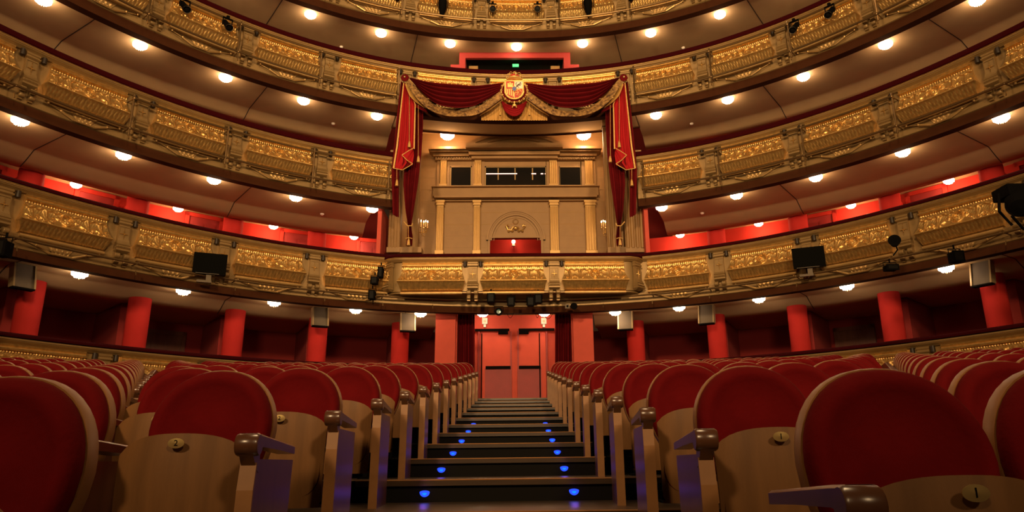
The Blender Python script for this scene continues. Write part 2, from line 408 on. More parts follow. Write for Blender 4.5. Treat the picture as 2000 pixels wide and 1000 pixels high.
# ground parapet in front of the ground boxes
b0 = thing('parapet', 'low gilded parapet with velvet rail curving behind the stalls under the red columns', 'parapet')
for s0, s1, bays, pils in ((-SM, -2.2, [s for s in ALLB if s < -3], [-q for q in PIL[1:]]), (2.1, SM, [s for s in ALLB if s > 3], PIL[1:])):
    v, r, b = MB(), MB(), MB()
    sweep(v, RING, VEL_PROF, s0, s1, TG[0], closed=True); v.build('velvet_handrail', VELVD, b0)
    sweep(r, RING, RAIL_PROF, s0, s1, TG[0], closed=True); r.build('cornice_rail', OLIVE, b0, angle=25)
    sweep(b, RING, [(.03, -.09), (.03, -1.0), (.2, -1.0), (.2, -.09)], s0, s1, TG[0], closed=True); b.build('parapet_backing', GOLDP, b0)
    for s in bays: bay_panel(RING, s, TG[0]).build('relief_panel', GOLD, b0, angle=50)
    for s in pils: add_pilaster(b0, RING, s, TG[0], False)
# royal box parapet
rb = thing('royal_box_balcony', 'straight projecting balcony front of the royal box with three gilded relief panels', 'balcony')
Lb = 2.70+.36*PI/2+.22
parapet(rb, BOXP, 4.94, [(-Lb, Lb)], [-1.93, 0, 1.93], [-.965, .965], box=True)
for s in (-2.98, 2.98): add_pilaster(rb, BOXP, s, 4.94, False, False)
m = MB()
n = 15; top = [(*BOXP.p(q, .05), 4.13) for q in np.linspace(-Lb, Lb, 41)]
back = [(x, 17.5, 4.13) for x in np.linspace(top[0][0], top[-1][0], 41)]
low = [(x, y, z-.03) for x, y, z in top]; lowb = [(x, y, z-.03) for x, y, z in back]
m.grid([top, low, lowb, back], close_u=True); m.build('underside', OLIVE, rb)
m = MB(); m.grid([[(*BOXP.p(q, .2), 4.36) for q in np.linspace(-Lb, Lb, 31)], [(x, 19, 4.36) for x in np.linspace(-3.1, 2.9, 31)]]); m.build('box_floor', REDDK, rb)

# ---------------------------------------------------------------- walls, columns, rooms
def ring_wall(name, z0, z1, o, spans, m):
    w = MB()
    for s0, s1 in spans: sweep(w, RING, [(o, z0), (o, z1), (o+.1, z1), (o+.1, z0)], s0, s1, closed=True)
    return struct(w.build(name, m))
ring_wall('wall_ground_boxes', 1.3, 4.0, 4.2, [(-SM, -1.3), (1.2, SM)], REDDK)
ring_wall('wall_first_gallery', TS[1]+.3, TS[2]+.20, 3.42, [(-SM, -2.9), (2.8, SM)], REDW)
ring_wall('wall_second_gallery', TS[2]+.3, TS[3]-.05, 4.2, [(-SM, -2.9), (2.8, SM)], REDDK)
ring_wall('wall_third_gallery', TS[3]+.3, TS[4]+.1, 4.2, [(-SM, SM)], REDDK)
COLS = [2.65, 4.41, 6.10, 7.88, 9.66, 11.5]
names = ['nearest the central doors', 'second from the central doors', 'third from the central doors', 'fourth from the central doors', 'outermost in view', 'beyond the frame edge']
def column(s, o, z0, z1, r, label, group, m=REDC):
    mb = MB(); mb.lathe([(r, 0), (r, z1-z0)], n=24); ob = mb.build('column', m, None, angle=60, loc=(*RING.p(s, o), z0))
    return tag(ob, label, 'column', group, 'thing')
for i, c in enumerate(COLS[:5]):
    for sx, side in ((-1, 'left'), (1, 'right')):
        column(sx*c, 1.55, 1.551, TS[1]-.02, .225, 'round red column of the ground boxes on the %s, %s' % (side, names[i]), 'red columns of the ground boxes')
        if i or 1:
            if i >= 1:
                nm = ['', 'nearest the royal box', 'second from the royal box', 'third from the royal box', 'outermost in view'][i]
                column(sx*c, 2.62, TS[1]+.32, TS[2]-.02, .24, 'red column between lamplit rooms on the %s, %s' % (side, nm), 'red columns of the first gallery')
                column(sx*c, 2.62, TS[2]+.32, TS[3]-.0, .24, 'red column top behind the second balcony rail on the %s, %s' % (side, nm), 'red columns of the second gallery')
# slim partition piers behind ground columns and rooms' doors
for i, c in enumerate(COLS[:5]):
    for sx in (-1, 1):
        s = sx*(c+.0)
        mb = MB(); x, y = RING.p(s*1.0, 3.3); rz = RING.rz(s)
        mb.box(-.09, .09, -.85, .9, 0, TS[1]-1.5); o = struct(mb.build('wall_partition', REDDK, None, False, loc=(x, y, 1.5), rz=rz))
        if i >= 1:
            mb = MB(); mb.box(-.07, .07, -.40, .25, 0, TS[2]-TS[1]-.36); struct(mb.build('wall_partition', REDW, None, False, loc=(x, y, TS[1]+.32), rz=rz))
def door_leaf(s, o, z0, w, h, m, frame, name, sill=0):
    x, y = RING.p(s, o); r = link(name, None, None, (x, y, z0), RING.rz(s)); struct(r)
    d = MB(); d.box(-w/2, w/2, -.03, .0, 0, h); d.box(-w/2+.1, -.03, -.045, -.03, .2, h-.15); d.box(.03, w/2-.1, -.045, -.03, .2, h-.15)
    d.build('door_leaf', m, r, False)
    f = MB(); f.box(-w/2-.1, -w/2, -.06, .02, 0, h+.1); f.box(w/2, w/2+.1, -.06, .02, 0, h+.1); f.box(-w/2-.1, w/2+.1, -.06, .02, h, h+.1)
    f.build('door_frame', frame, r, False)
    k = MB(); k.ball((w/2-.12, -.07, 1.0), .03, 8); k.build('door_handle', BRASS, r)
WOODDOOR = mat('brown_wood_door', (.16, .05, .02), .5, var=.3, vscale=3, stretch=(6, 6, .7))
k = 1
for s in (-6.8, 6.6): door_leaf(s, 4.17, 1.5, .80, 1.95, WOODDOOR, WOODDOOR, 'door_%d' % k); k += 1
for s in (-9.3+.9, -7.45+.95, -5.6+.9, -3.15, 6.35, 8.35, 10.2, -10.2):
    door_leaf(s, 3.39, TS[1]+.32, .75, 2.34, DOORR, REDW, 'door_%d' % k); k += 1

# ---------------------------------------------------------------- crystal ceiling lamps
def lamp_proto():
    r = link('ceiling_lamp', None)
    p = MB(); p.lathe([(.0, 0), (.11, 0), (.115, -.012), (.10, -.02), (0, -.02)], n=24); p.build('brass_canopy', BRASS, r)
    c = MB()
    c.lathe([(.145, -.018), (.165, -.03), (.160, -.05), (.135, -.08), (.09, -.105), (.04, -.118), (.01, -.12)], n=48, scallop=.10, k=24)
    for i in range(24):
        a = i*2*PI/24
        c.ball((.163*math.cos(a), .163*math.sin(a), -.062), .014, 6, (1, 1, 1.9))
    for i in range(14):
        a = i*2*PI/14; c.ball((.105*math.cos(a), .105*math.sin(a), -.108), .013, 6, (1, 1, 1.6))
    c.build('crystal_bowl', CRYST, r)
    f = MB(); f.lathe([(0, -.118), (.018, -.122), (.010, -.135), (.016, -.145), (0, -.16)], n=12); f.build('finial', BRASS, r)
    return r
LP = lamp_proto(); lamp_used = [False]
def ceiling_lamp(x, y, z, rz, label, group, power, sc_=1.):
    sc_ *= .82
    o = LP if not lamp_used[0] else copy_tree(LP)
    lamp_used[0] = True
    o.location = (x, y, z); o.rotation_euler[2] = rz; o.scale = (sc_, sc_, sc_*1.3)
    tag(o, label, 'ceiling lamp', group)
    lamp((x, y, z-.27*sc_), power, (1, .58, .27), .06)
LS = [1.76, 3.55, 5.32, 7.10, 8.90, 10.72]
order = ['first', 'second', 'third', 'fourth', 'fifth', 'sixth']
def lamp_row(ss, o, z, where, group, power, centre=False, anchor='the royal box', sc_=1.):
    if centre: ceiling_lamp(*RING.p(0, o), z, 0, 'crystal ceiling lamp on the centre line '+where, group, power, sc_)
    for i, s in enumerate(ss):
        for sx, side in ((-1, 'left'), (1, 'right')):
            ceiling_lamp(*RING.p(sx*s, o), z, RING.rz(sx*s), 'crystal ceiling lamp %s, %s %s of %s' % (where, order[i], side, anchor), group, power, sc_)
lamp_row(LS[:4], .55, TS[4]+SO, 'under the topmost balcony', 'lamps under the topmost balcony', 10, True, 'centre')
lamp_row(LS[1:], .52, TS[3]+SO, 'under the third balcony', 'lamps under the third balcony', 10)
lamp_row(LS[1:], .48, TS[2]+SO, 'under the second balcony', 'lamps under the second balcony', 10)
lamp_row([2.30, 3.78, 5.56, 7.40, 9.28], .60, TS[1]+SO, 'under the first balcony', 'lamps under the first balcony', 5, False, 'centre')
lamp_row([3.6, 5.25, 7.08, 8.86], 2.98, TS[2]+.12, 'in a first-balcony red room', 'lamps in the first gallery rooms', 30, sc_=.8)
lampu = [tuple(aty(874, 259, 18.45)), tuple(aty(1140, 259, 18.45))]
for (x, y, z), sd in zip(lampu, ('left', 'right')):
    ceiling_lamp(x, y, z, 0, 'crystal ceiling lamp inside the royal box, %s one of the two' % sd, 'lamps inside the royal box', 42, 1.35)
# smoke detectors
det = MB(); det.lathe([(0, 0), (.05, 0), (.05, -.02), (.03, -.045), (0, -.05)], n=14); DETM = det.mesh('smoke_detector', WHITE)
for s, o, z, lab in ((-4.31, 1.72, TS[4]+SO, 'topmost balcony, left half'), (4.15, 1.70, TS[4]+SO, 'topmost balcony, right half'), (-4.41, 1.50, TS[3]+SO, 'third balcony, left half'), (4.24, 1.48, TS[3]+SO, 'third balcony, right half'), (-4.51, 1.50, TS[2]+SO, 'second balcony, left half'), (4.32, 1.48, TS[2]+SO, 'second balcony, right half')):
    tag(link('smoke_detector', DETM, None, (*RING.p(s, o), z)), 'small white smoke detector on the ceiling under the '+lab, 'smoke detector', 'smoke detectors')

# ---------------------------------------------------------------- royal box interior
YB = 19.0
def bx(mb, x0, y0, x1, y1, d0, d1, Y=YB):     # a block between two measured corners, standing d0..d1 in front of plane Y
    a = aty(x0, y1, Y); b = aty(x1, y0, Y); mb.box(a[0], b[0], Y-d1, Y-d0, a[2], b[2]); return mb
wl = MB(); a = aty(780, 498, YB); b = aty(1240, 240, YB)
wl.box(a[0]-.1, b[0]+.1, YB, YB+.12, 5.62, 6.3) if False else None
dl = aty(957, 465, YB); dr = aty(1057, 485, YB)     # door opening in the wall
xL, xR, zT = -3.0, 2.8, 9.40
wl.box(xL, dl[0], YB, YB+.15, 4.3, zT); wl.box(dr[0], xR, YB, YB+.15, 4.3, zT); wl.box(dl[0], dr[0], YB, YB+.15, dl[2], zT)
struct(wl.build('wall_royal_box', CREAM, None, False))
cl = MB(); cl.box(xL, xR, 17.9, YB, zT, zT+.05); struct(cl.build('ceiling_royal_box', CREAML, None, False))
for sx, nm in ((-1, 'left'), (1, 'right')):
    w = MB(); x = -3.0 if sx < 0 else 2.8
    w.box(x-.06, x, 17.66, YB, 4.3, zT); struct(w.build('wall_royal_box_'+nm, CREAML, None, False))
    x = -3.44 if sx < 0 else 3.22
    struct(MB().box(x-.05, x+.05, 16.98, 21, TS[1]+.32, TS[2]+.1).build('wall_partition', REDL, None, False))
j = MB()
for y in (415, 438, 461, 484, 325, 347, 370, 393):
    if y > 400: bx(j, 822, y-.5, 950 if y > 450 else 1190, y+.3, -.005, .004)
    else: bx(j, 822, y-.5, 850, y+.3, -.005, .004); bx(j, 1168, y-.5, 1192, y+.3, -.005, .004)
    if y > 450: bx(j, 1064, y-.5, 1190, y+.3, -.005, .004)
bx(j, 822, 274.5, 1192, 275.3, -.005, .004)
struct(j.build('trim_1', mat('wall_joint', (.30, .17, .06), .8), None, False))
CREAMG = mat('gilded_cream_pilaster', (.50, .29, .09), .42, .35, var=.1, vscale=6)
def fluted(parent, x0, y0, x1, y1, depth, Y, cap=0, mt=None, name='fluted_pilaster'):
    mb = MB(); a = aty(x0, y1, Y); b = aty(x1, y0, Y); w = b[0]-a[0]; z0, z1 = a[2], b[2]
    mb.box(a[0], b[0], Y-depth, Y, z0, z1); n = 4
    for i in range(n):
        cx = a[0]+w*(i+.5)/n; mb.lathe([(w/n*.36, z0+.12), (w/n*.40, z0+.14), (w/n*.40, z1-cap-.05), (w/n*.36, z1-cap-.03)], (cx, Y-depth, 0), n=10)
    if cap: mb.box(a[0]-.03, b[0]+.03, Y-depth-.07, Y, z1-.06, z1); mb.box(a[0]-.015, b[0]+.015, Y-depth-.05, Y, z1-cap, z1-cap+.03); mb.box(a[0]-.01, b[0]+.01, Y-depth-.03, Y, z1-cap, z1)
    mb.box(a[0]-.02, b[0]+.02, Y-depth-.05, Y, z0, z0+.10)
    return mb.build(name, mt or CREAMG, parent, True, 35)
ae = thing('aedicule', 'cream and gold wall architecture inside the royal box with arched pediment and three windows', 'wall architecture')
# upper entablature and pediment
m = MB()
bx(m, 840, 297, 1172, 303, 0, .42); bx(m, 843, 303, 1169, 306, 0, .36); bx(m, 848, 306, 1164, 312, 0, .26); bx(m, 851, 312, 1161, 317, 0, .18)
bx(m, 912, 293.5, 1097, 303, 0, .52); bx(m, 917, 303, 1092, 312, 0, .36); bx(m, 922, 312, 1088, 317, 0, .28)
for i in range(62): bx(m, 852+i*5, 313, 854.4+i*5, 315.5, .18, .215)
m.build('entablature', CREAM, ae, False)
m = MB(); A = aty(914, 293, YB); B = aty(1096, 293, YB); top = aty(1005, 269, YB)
hw = (B[0]-A[0])/2; rise = top[2]-A[2]; R_ = (hw*hw+rise*rise)/(2*rise); cx = (A[0]+B[0])/2; cz = top[2]-R_; th = math.asin(hw/R_)
for dr_, w_, d_ in ((0, .10, .46), (.10, .10, .38), (.20, .09, .30), (.29, .05, .22)):
    P = []
    for q in np.linspace(-th, th, 41):
        ro, ri = R_-dr_, R_-dr_-w_
        P.append([(cx+ro*math.sin(q), YB-d_, max(cz+ro*math.cos(q), A[2])), (cx+ri*math.sin(q), YB-d_, max(A[2]-.01, cz+ri*math.cos(q))), (cx+ri*math.sin(q), YB, max(A[2]-.01, cz+ri*math.cos(q))), (cx+ro*math.sin(q), YB, max(cz+ro*math.cos(q), A[2]))])
    m.grid(P, close_v=True)
m.build('arched_pediment', CREAM, ae, angle=30)
m = MB(); bx(m, 847, 371, 1167, 388, 0, .22); bx(m, 845, 369.5, 1169, 373, 0, .34); bx(m, 850, 388, 1164, 393, 0, .30); bx(m, 853, 393, 1161, 396, 0, .14)
m.build('middle_entablature', CREAM, ae, False)
for x0, x1 in ((860, 873.5), (927, 940.5), (1073.5, 1087), (1143, 1156.5)): fluted(ae, x0, 317, x1, 370, .14, YB)
for x0, x1 in ((852, 868), (925, 938.5), (1075.5, 1089), (1145, 1161)): fluted(ae, x0, 396, x1, 500, .16, YB, .14)
m = MB(); bx(m, 853, 317, 860, 370, 0, .08); bx(m, 1156, 317, 1162, 370, 0, .08); bx(m, 873, 317, 879, 370, 0, .05); bx(m, 922, 317, 927, 370, 0, .05); bx(m, 1087, 317, 1092, 370, 0, .05); bx(m, 1135, 317, 1143, 370, 0, .05)
bx(m, 879, 317, 922, 326, 0, .05); bx(m, 1092, 317, 1135, 326, 0, .05); bx(m, 940, 317, 947, 370, 0, .05); bx(m, 1067, 317, 1074, 370, 0, .05); bx(m, 947, 317, 1067, 326, 0, .05)
m.build('window_surround', CREAM, ae, False)
for k, (x0, x1) in enumerate(((879, 922), (947, 1067), (1092, 1135)), 1):
    a = aty(x0, 370, YB); b = aty(x1, 326, YB)
    w = link('window_%d' % k, None); struct(w)
    g = MB(); g.box(a[0], b[0], YB-.02, YB-.012, a[2], b[2]); g.build('pane', GLASSD, w, False)
    f = MB(); t = .03; f.box(a[0], b[0], YB-.05, YB-.012, b[2]-t, b[2]); f.box(a[0], b[0], YB-.05, YB-.012, a[2], a[2]+t)
    f.box(a[0], a[0]+t, YB-.05, YB-.012, a[2], b[2]); f.box(b[0]-t, b[0], YB-.05, YB-.012, a[2], b[2]); f.build('window_frame', OLIVE, w, False)
    if k == 2:
        t = MB()
        for u0, u1 in ((948, 1010), (1038, 1047), (1056, 1061), (1064, 1066)): bx(t, u0, 339, u1, 341, .02, .03)
        t.build('tube_light', TUBEL, w, False)
        t = MB()
        for u in (973, 1006, 1040): bx(t, u-1, 329, u+1, 352, .02, .028)
        t.build('window_mullion', OLIVE, w, False)
# lower arch
m = MB(); C0 = aty(1007.5, 462, YB)
for ro, ri, d_ in ((.815, .76, .10), (.76, .72, .07), (.72, .66, .05), (.62, .60, .02)):
    P = []
    for q in np.linspace(-PI/2, PI/2, 41):
        P.append([(C0[0]+ro*math.sin(q), YB-d_, C0[2]-.12+(ro+.06)*math.cos(q)), (C0[0]+ri*math.sin(q), YB-d_, C0[2]-.12+(ri+.06)*math.cos(q)), (C0[0]+ri*math.sin(q), YB, C0[2]-.12+(ri+.06)*math.cos(q)), (C0[0]+ro*math.sin(q), YB, C0[2]-.12+(ro+.06)*math.cos(q))])
    m.grid(P, close_v=True)
bx(m, 953, 463, 1061, 466, 0, .06); bx(m, 953, 466, 957, 500, 0, .06); bx(m, 1057, 466, 1061, 500, 0, .06)
m.build('arch_moulding', CREAM, ae, angle=30)
m = MB(); c = aty(1007, 447, YB)
for sx in (-1, 1):
    m.tube([(c[0]+sx*q[0], YB-.05, c[2]+q[1]) for q in ((0, -.04), (.07, .04), (.13, -.06), (.2, -.04), (.27, .06), (.22, .1), (.19, .05))], .022, 7)
    m.ball((c[0]+sx*.09, YB-.05, c[2]-.07), .04, 8); m.ball((c[0]+sx*.19, YB-.05, c[2]-.08), .035, 8)
m.ball((c[0], YB-.06, c[2]), .06, 10); m.build('gilt_scroll_ornament', GOLD, ae)
m = MB(); c = aty(1007, 433, YB); m.tube([(c[0]+.07*math.cos(q), YB-.02, c[2]+.07*math.sin(q)) for q in np.linspace(0, 2*PI, 25)], .018, 7); m.build('wreath', CREAM, ae)
# passage seen through the box door
m = MB(); m.box(dl[0]-.4, dr[0]+.4, YB+1.6, YB+1.65, 4.3, 7.4); m.box(dl[0]-.4, dr[0]+.4, YB+.1, YB+1.6, 7.4, 7.42); m.box(dl[0]-.45, dl[0]-.4, YB+.1, YB+1.65, 4.3, 7.4); m.box(dr[0]+.4, dr[0]+.45, YB+.1, YB+1.65, 4.3, 7.4)
struct(m.build('wall_box_passage', REDW, None, False))
c = aty(1003, 472, YB+1.3)
wlm = thing('wall_light', 'small glowing globe light on the red wall seen through the royal box door', 'wall light', tuple(c))
m = MB(); m.ball((0, 0, 0), .055, 12); m.build('glass_globe', BULB, wlm)
m = MB(); m.lathe([(.02, -.05), (.05, -.09), (.055, -.14), (.02, -.15)], n=14); m.tube([(0, 0, -.1), (0, .25, -.12)], .012, 6); m.build('bracket', WHITE, wlm)
lamp((c[0], c[1]-.25, c[2]+.1), 10, (1, .6, .3), .05)
# piers
for side, xs, mir in (('left', ((759, 790), (804, 825)), 1), ('right', ((1221, 1247), (1186, 1207)), -1)):
    pr = thing('pier', 'cream fluted pier behind the curtain on the %s of the royal box opening' % side, 'pier')
    fluted(pr, xs[0][0], 300, xs[0][1], 497, .16, 17.42, .3, CREAM, 'outer_shaft')
    fluted(pr, xs[1][0], 232, xs[1][1], 497, .14, 17.62, .3, CREAM, 'inner_shaft')
    m = MB(); bx(m, min(xs[0][0], xs[1][0])-1, 488, max(xs[0][1], xs[1][1])+1, 499, -.1, .26, 17.5); m.build('pier_base', CREAM, pr, False)
# candle sconces
def sconce(px, side):
    c = aty(px, 444, 18.2)
    s = thing('wall_sconce', 'gilt candle sconce with lit candles on the %s side wall of the royal box' % side, 'wall sconce', tuple(c), group='royal box sconces')
    sx = 1 if side == 'left' else -1
    m = MB()
    m.tube([(-.14*sx, .1, -.1), (0, 0, -.14), (.0, -.02, 0)], .015, 6)
    arms = []
    for i, (dx, dy, dz) in enumerate(((-.08, .0, .10), (.0, -.05, .0), (.10, -.02, .02), (.04, .05, .14))):
        dx *= sx; m.tube([(0, 0, -.14), (dx*.6, dy, -.18+dz*.3), (dx, dy, -.05+dz*.4)], .011, 6); m.lathe([(.0, 0), (.03, .01), (.02, .025), (0, .025)], (dx, dy, -.05+dz*.4), n=10); arms.append((dx, dy, -.03+dz*.4))
    for k in range(6): m.ball((.05*math.cos(k), .03*math.sin(k*2), -.1-.03*k), .02, 6)
    m.build('bracket', GOLD, s)
    for a in arms:
        k = MB(); k.lathe([(.0, 0), (.013, 0), (.012, .14), (0, .145)], a, n=8); cn = k.build('candle', CREAML, s)
        k = MB(); k.lathe([(.0, .145), (.012, .16), (.013, .175), (.004, .2), (0, .205)], a, n=8); k.build('candle_flame', FLAME, cn)
    lamp((c[0], c[1]-.1, c[2]+.15), 3.5, (1, .58, .28), .05)
sconce(828, 'left'); sconce(1182, 'right')

# ---------------------------------------------------------------- drapes over the royal box
def interp_poly(poly, t):
    ts = np.linspace(0, 1, len(poly)); return np.array([np.interp(t, ts, [p[0] for p in poly]), np.interp(t, ts, [p[1] for p in poly])])
def cloth(name, L, R, Y, m, folds, amp, parent, n=60, rows=40, ph=0., back=.012, conv=None):
    mb = MB(); P = []
    for i in range(rows+1):
        t = i/rows; a = interp_poly(L, t); b = interp_poly(R, t); row = []
        for j in range(n+1):
            u = j/n; q = a*(1-u)+b*u
            dy = amp*math.sin(2*PI*folds*u+ph+.5*math.sin(3*t+ph))+.3*amp*math.sin(2*PI*folds*2.3*u+ph*2+1.1)
            X = aty(q[0], q[1], Y); row.append((X[0], X[1]-dy, X[2]))
        P.append(row)
    Q = [[(p[0], p[1]+back, p[2]) for p in r] for r in P]
    mb.grid(P); mb.grid(Q, flip=True)
    for e in (0, -1): mb.grid([[r[e] for r in P], [r[e] for r in Q]])
    mb.grid([P[0], Q[0]]); mb.grid([P[-1], Q[-1]])
    return mb.build(name, m, parent, angle=70)
def smooth(poly, n=24):
    P = np.array(poly, float); t = np.linspace(0, 1, len(P)); out = []
    for q in np.linspace(0, 1, n):
        x = q*(len(P)-1); i = min(int(x), len(P)-2); f = x-i
        p0, p1, p2, p3 = P[max(i-1, 0)], P[i], P[i+1], P[min(i+2, len(P)-1)]
        out.append(.5*((2*p1)+(-p0+p2)*f+(2*p0-5*p1+4*p2-p3)*f*f+(-p0+3*p1-3*p2+p3)*f**3))
    return out
def swag(name, T, B, Y, m, folds, amp, parent, n=70, rows=30, bulge=.10):
    """cloth hung from its two ends; T and B are the upper and lower edges"""
    T, B = smooth(T, 40), smooth(B, 40); P = []
    for i in range(rows+1):
        v = i/rows; row = []
        for j in range(n+1):
            u = j/n; a = interp_poly(T, u); b = interp_poly(B, u); q = a*(1-v)+b*v
            env = math.sin(PI*u)**.6
            dy = env*(1.5*amp*abs(math.sin(PI*folds*v+.5*math.sin(3*u)+.25*math.sin(5*v)))+bulge*v)
            X = aty(q[0], q[1], Y); row.append((X[0], X[1]-dy, X[2]))
        P.append(row)
    Q = [[(p[0], p[1]+.012, p[2]) for p in r] for r in P]
    mb = MB(); mb.grid(P); mb.grid(Q, flip=True)
    for e in (0, -1): mb.grid([[r[e] for r in P], [r[e] for r in Q]])
    mb.grid([P[0], Q[0]]); mb.grid([P[-1], Q[-1]])
    return mb.build(name, m, parent, angle=75)
for side in ('left', 'right'):
    fx = (lambda p: (p[0], p[1])) if side == 'left' else (lambda p: (2009-p[0], p[1]))
    L = lambda *a: [fx(p) for p in a]
    s = thing('swag', 'dark crimson velvet swag with gold embroidered border hanging %s of the crest' % side, 'swag curtain', group=None)
    swag('velvet', L((799, 152), (840, 163), (885, 168), (930, 170), (983, 162)), L((802, 156), (830, 189), (857, 210), (891, 217), (922, 214), (947, 201), (979, 178)), 16.44, DRAPED, 5.5, .105, s, rows=60, bulge=.04)
    swag('embroidered_border', L((801, 155), (828, 188), (857, 209), (891, 216.5), (922, 213), (947, 200), (978, 177)), L((794, 160), (813, 193), (838, 217), (866, 229), (895, 231.5), (935, 225), (981, 193)), 16.27, EMBR, 1, .006, s, bulge=.12)
    swag('gold_lining', L((794, 162), (806, 184), (818, 199), (829, 208)), L((791, 165), (801, 190), (815, 204), (828, 211)), 16.40, LINING, .5, .01, s, n=24, rows=5, bulge=.08)
    swag('gold_lining', L((938, 224), (955, 212), (968, 201), (981, 192)), L((937, 227), (957, 218), (970, 208), (982, 197)), 16.40, LINING, .5, .01, s, n=24, rows=5, bulge=.08)
    swag('under_fold', L((812, 200), (822, 208), (833, 214)), L((811, 210), (822, 218), (836, 222)), 16.48, DRAPED, 2, .02, s, n=20, rows=12)
    c = aty(*fx((791, 152)), 16.32)
    ro = thing('rosette', 'dark red velvet rosette with gold button at the upper %s corner of the swags' % side, 'rosette', tuple(c), group=None)
    m = MB()
    for k in range(8): q = k*PI/4; m.ball((.065*math.cos(q), -.0, .065*math.sin(q)), .045, 8, (1, .6, 1))
    m.lathe([(.0, -.02), (.07, -.015), (.07, .02), (0, .03)], axis=(0, -1, 0), n=20); m.build('velvet_petals', DRAPED, ro)
    m = MB(); m.ball((0, -.045, 0), .028, 10); m.build('gold_button', BRASS, ro)
    cu = thing('side_curtain', 'tall crimson side curtain with gold braid and tassels on the %s of the royal box' % side, 'curtain')
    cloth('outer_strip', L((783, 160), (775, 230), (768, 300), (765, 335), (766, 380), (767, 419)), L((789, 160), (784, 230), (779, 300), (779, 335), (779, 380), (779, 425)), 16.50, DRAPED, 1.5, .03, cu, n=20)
    cloth('gold_braid', L((787.5, 160), (780.5, 225), (774, 285), (767, 328)), L((789.5, 160), (783, 225), (777, 285), (770, 330)), 16.42, TRIM, .5, .006, cu, n=4)
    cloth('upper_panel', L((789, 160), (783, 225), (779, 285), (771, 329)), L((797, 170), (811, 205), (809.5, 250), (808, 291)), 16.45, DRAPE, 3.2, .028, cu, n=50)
    cloth('gold_braid', L((796, 168), (810, 203), (808.5, 250), (807.5, 291)), L((798, 168), (812, 203), (811, 250), (810, 291)), 16.40, TRIM, .5, .006, cu, n=4)
    cloth('turned_fold', L((808, 290), (797, 296), (786, 303), (786, 305)), L((808, 291), (809, 305), (806, 322), (805, 324)), 16.40, DRAPE, 1.2, .03, cu, n=30, rows=20)
    cloth('turned_fold', L((786, 300), (780, 315), (772, 329)), L((790, 303), (795, 318), (786, 331)), 16.41, DRAPE, 1.2, .02, cu, n=24, rows=16)
    cloth('turned_fold', L((788, 306), (786, 320), (785, 331)), L((805, 318), (805, 322), (802, 324)), 16.44, DRAPED, 1.2, .02, cu, n=24, rows=16)
    for pl in (((808, 289), (797, 295), (785, 303)), ((785, 303), (795, 313), (806, 320)), ((806, 320), (800, 324), (786, 332), (771, 329))):
        m = MB(); m.tube([aty(*fx(p), 16.37) for p in pl], .011, 6); m.build('gold_fringe', TRIM, cu)
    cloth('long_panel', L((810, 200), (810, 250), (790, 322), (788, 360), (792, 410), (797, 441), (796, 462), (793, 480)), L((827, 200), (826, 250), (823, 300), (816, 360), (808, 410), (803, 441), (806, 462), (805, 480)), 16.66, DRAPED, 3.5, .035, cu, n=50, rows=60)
    m = MB(); m.tube([aty(*fx(p), 16.58) for p in ((789, 433), (796, 441), (804, 441), (806, 436))], .014, 6); m.tube([aty(*fx(p), 16.58) for p in ((792, 466), (798, 464), (805, 466))], .012, 6)
    m.build('tie_cord', TRIM, cu)
    for tx, ty, y0 in ((799.5, 283, 170), (775, 358, 331), (817, 312, 205), (798, 474, 441)):
        m = MB(); a = aty(*fx((tx, ty)), 16.36); t0 = aty(*fx((tx, y0)), 16.38)
        m.tube([t0, a], .006, 6); m.lathe([(.01, .10), (.028, .085), (.018, .07), (.03, .05), (.042, -.07), (0, -.07)], tuple(a), n=12); m.build('tassel', TRIM, cu)
cs = thing('swag', 'small crimson swag hanging straight below the coat of arms', 'swag curtain')
swag('velvet', [(979, 196), (992, 205), (1004, 207), (1016, 205), (1030, 196)], [(979, 199), (986, 220), (1004, 231), (1020, 222), (1030, 199)], 16.41, DRAPEM, 5, .04, cs, n=40)
gf = thing('gold_curtain_backing', 'gold ribbed cloth showing in the gaps under the swags beside the crest', 'curtain')
cloth('cloth', [(940, 200), (940, 235)], [(1069, 200), (1069, 235)], 16.62, LINING, 26, .010, gf, n=200, rows=4)
for tx in (977, 1034):
    m = MB(); a = aty(tx, 222, 16.36); m.tube([aty(tx, 196, 16.36), a], .006, 6); m.lathe([(.01, .07), (.025, .055), (.016, .045), (.026, .03), (.034, -.05), (0, -.05)], tuple(a), n=12); m.build('tassel', TRIM, cs)

# coat of arms
c0 = aty(1004.5, 176, 16.26); px = (aty(1104.5, 176, 16.26)[0]-c0[0])/100
ca = thing('coat_of_arms', 'painted royal coat of arms with crown and gold collar at the middle of the swags', 'coat of arms', tuple(c0))
def shield_poly(w, ht, hb, n=24):
    P = [(-w, ht), (w, ht)]
    for q in np.linspace(0, PI, n): P.append((w*math.cos(q), -hb*.25-hb*.75*math.sin(q)))
    return P
def plate(poly, y0, y1, name, m, parent=ca):
    mb = MB(); mb.prism([(x*px, 0, z*px) for x, z in poly], (0, y0, 0), (0, y1, 0)); return mb.build(name, m, parent, False)
sh = plate(shield_poly(18, 18, 21), -.05, .03, 'shield', HGOLD)
def quad(x0, x1, z0, z1, name, m, y=-.062): return plate([(x0, z0), (x0, z1), (x1, z1), (x1, z0)], y, -.05, name, m, sh)
quad(-16, -.6, 1, 16.5, 'castle_quarter', HRED); quad(.6, 16, 1, 16.5, 'lion_quarter', HWHITE)
plate([(-16, -.6), (-.6, -.6), (-.6, -19), (-7, -17.6), (-13, -13), (-16, -7)], -.062, -.05, 'striped_quarter', HRED, sh)
plate([(16, -.6), (.6, -.6), (.6, -19), (7, -17.6), (13, -13), (16, -7)], -.062, -.05, 'chain_quarter', HRED, sh)
m = MB()
for i in range(4): m.box((-14.4+i*3.8)*px, (-12.6+i*3.8)*px, -.07, -.06, (-11.5-i*1.8)*px, -1.2*px)
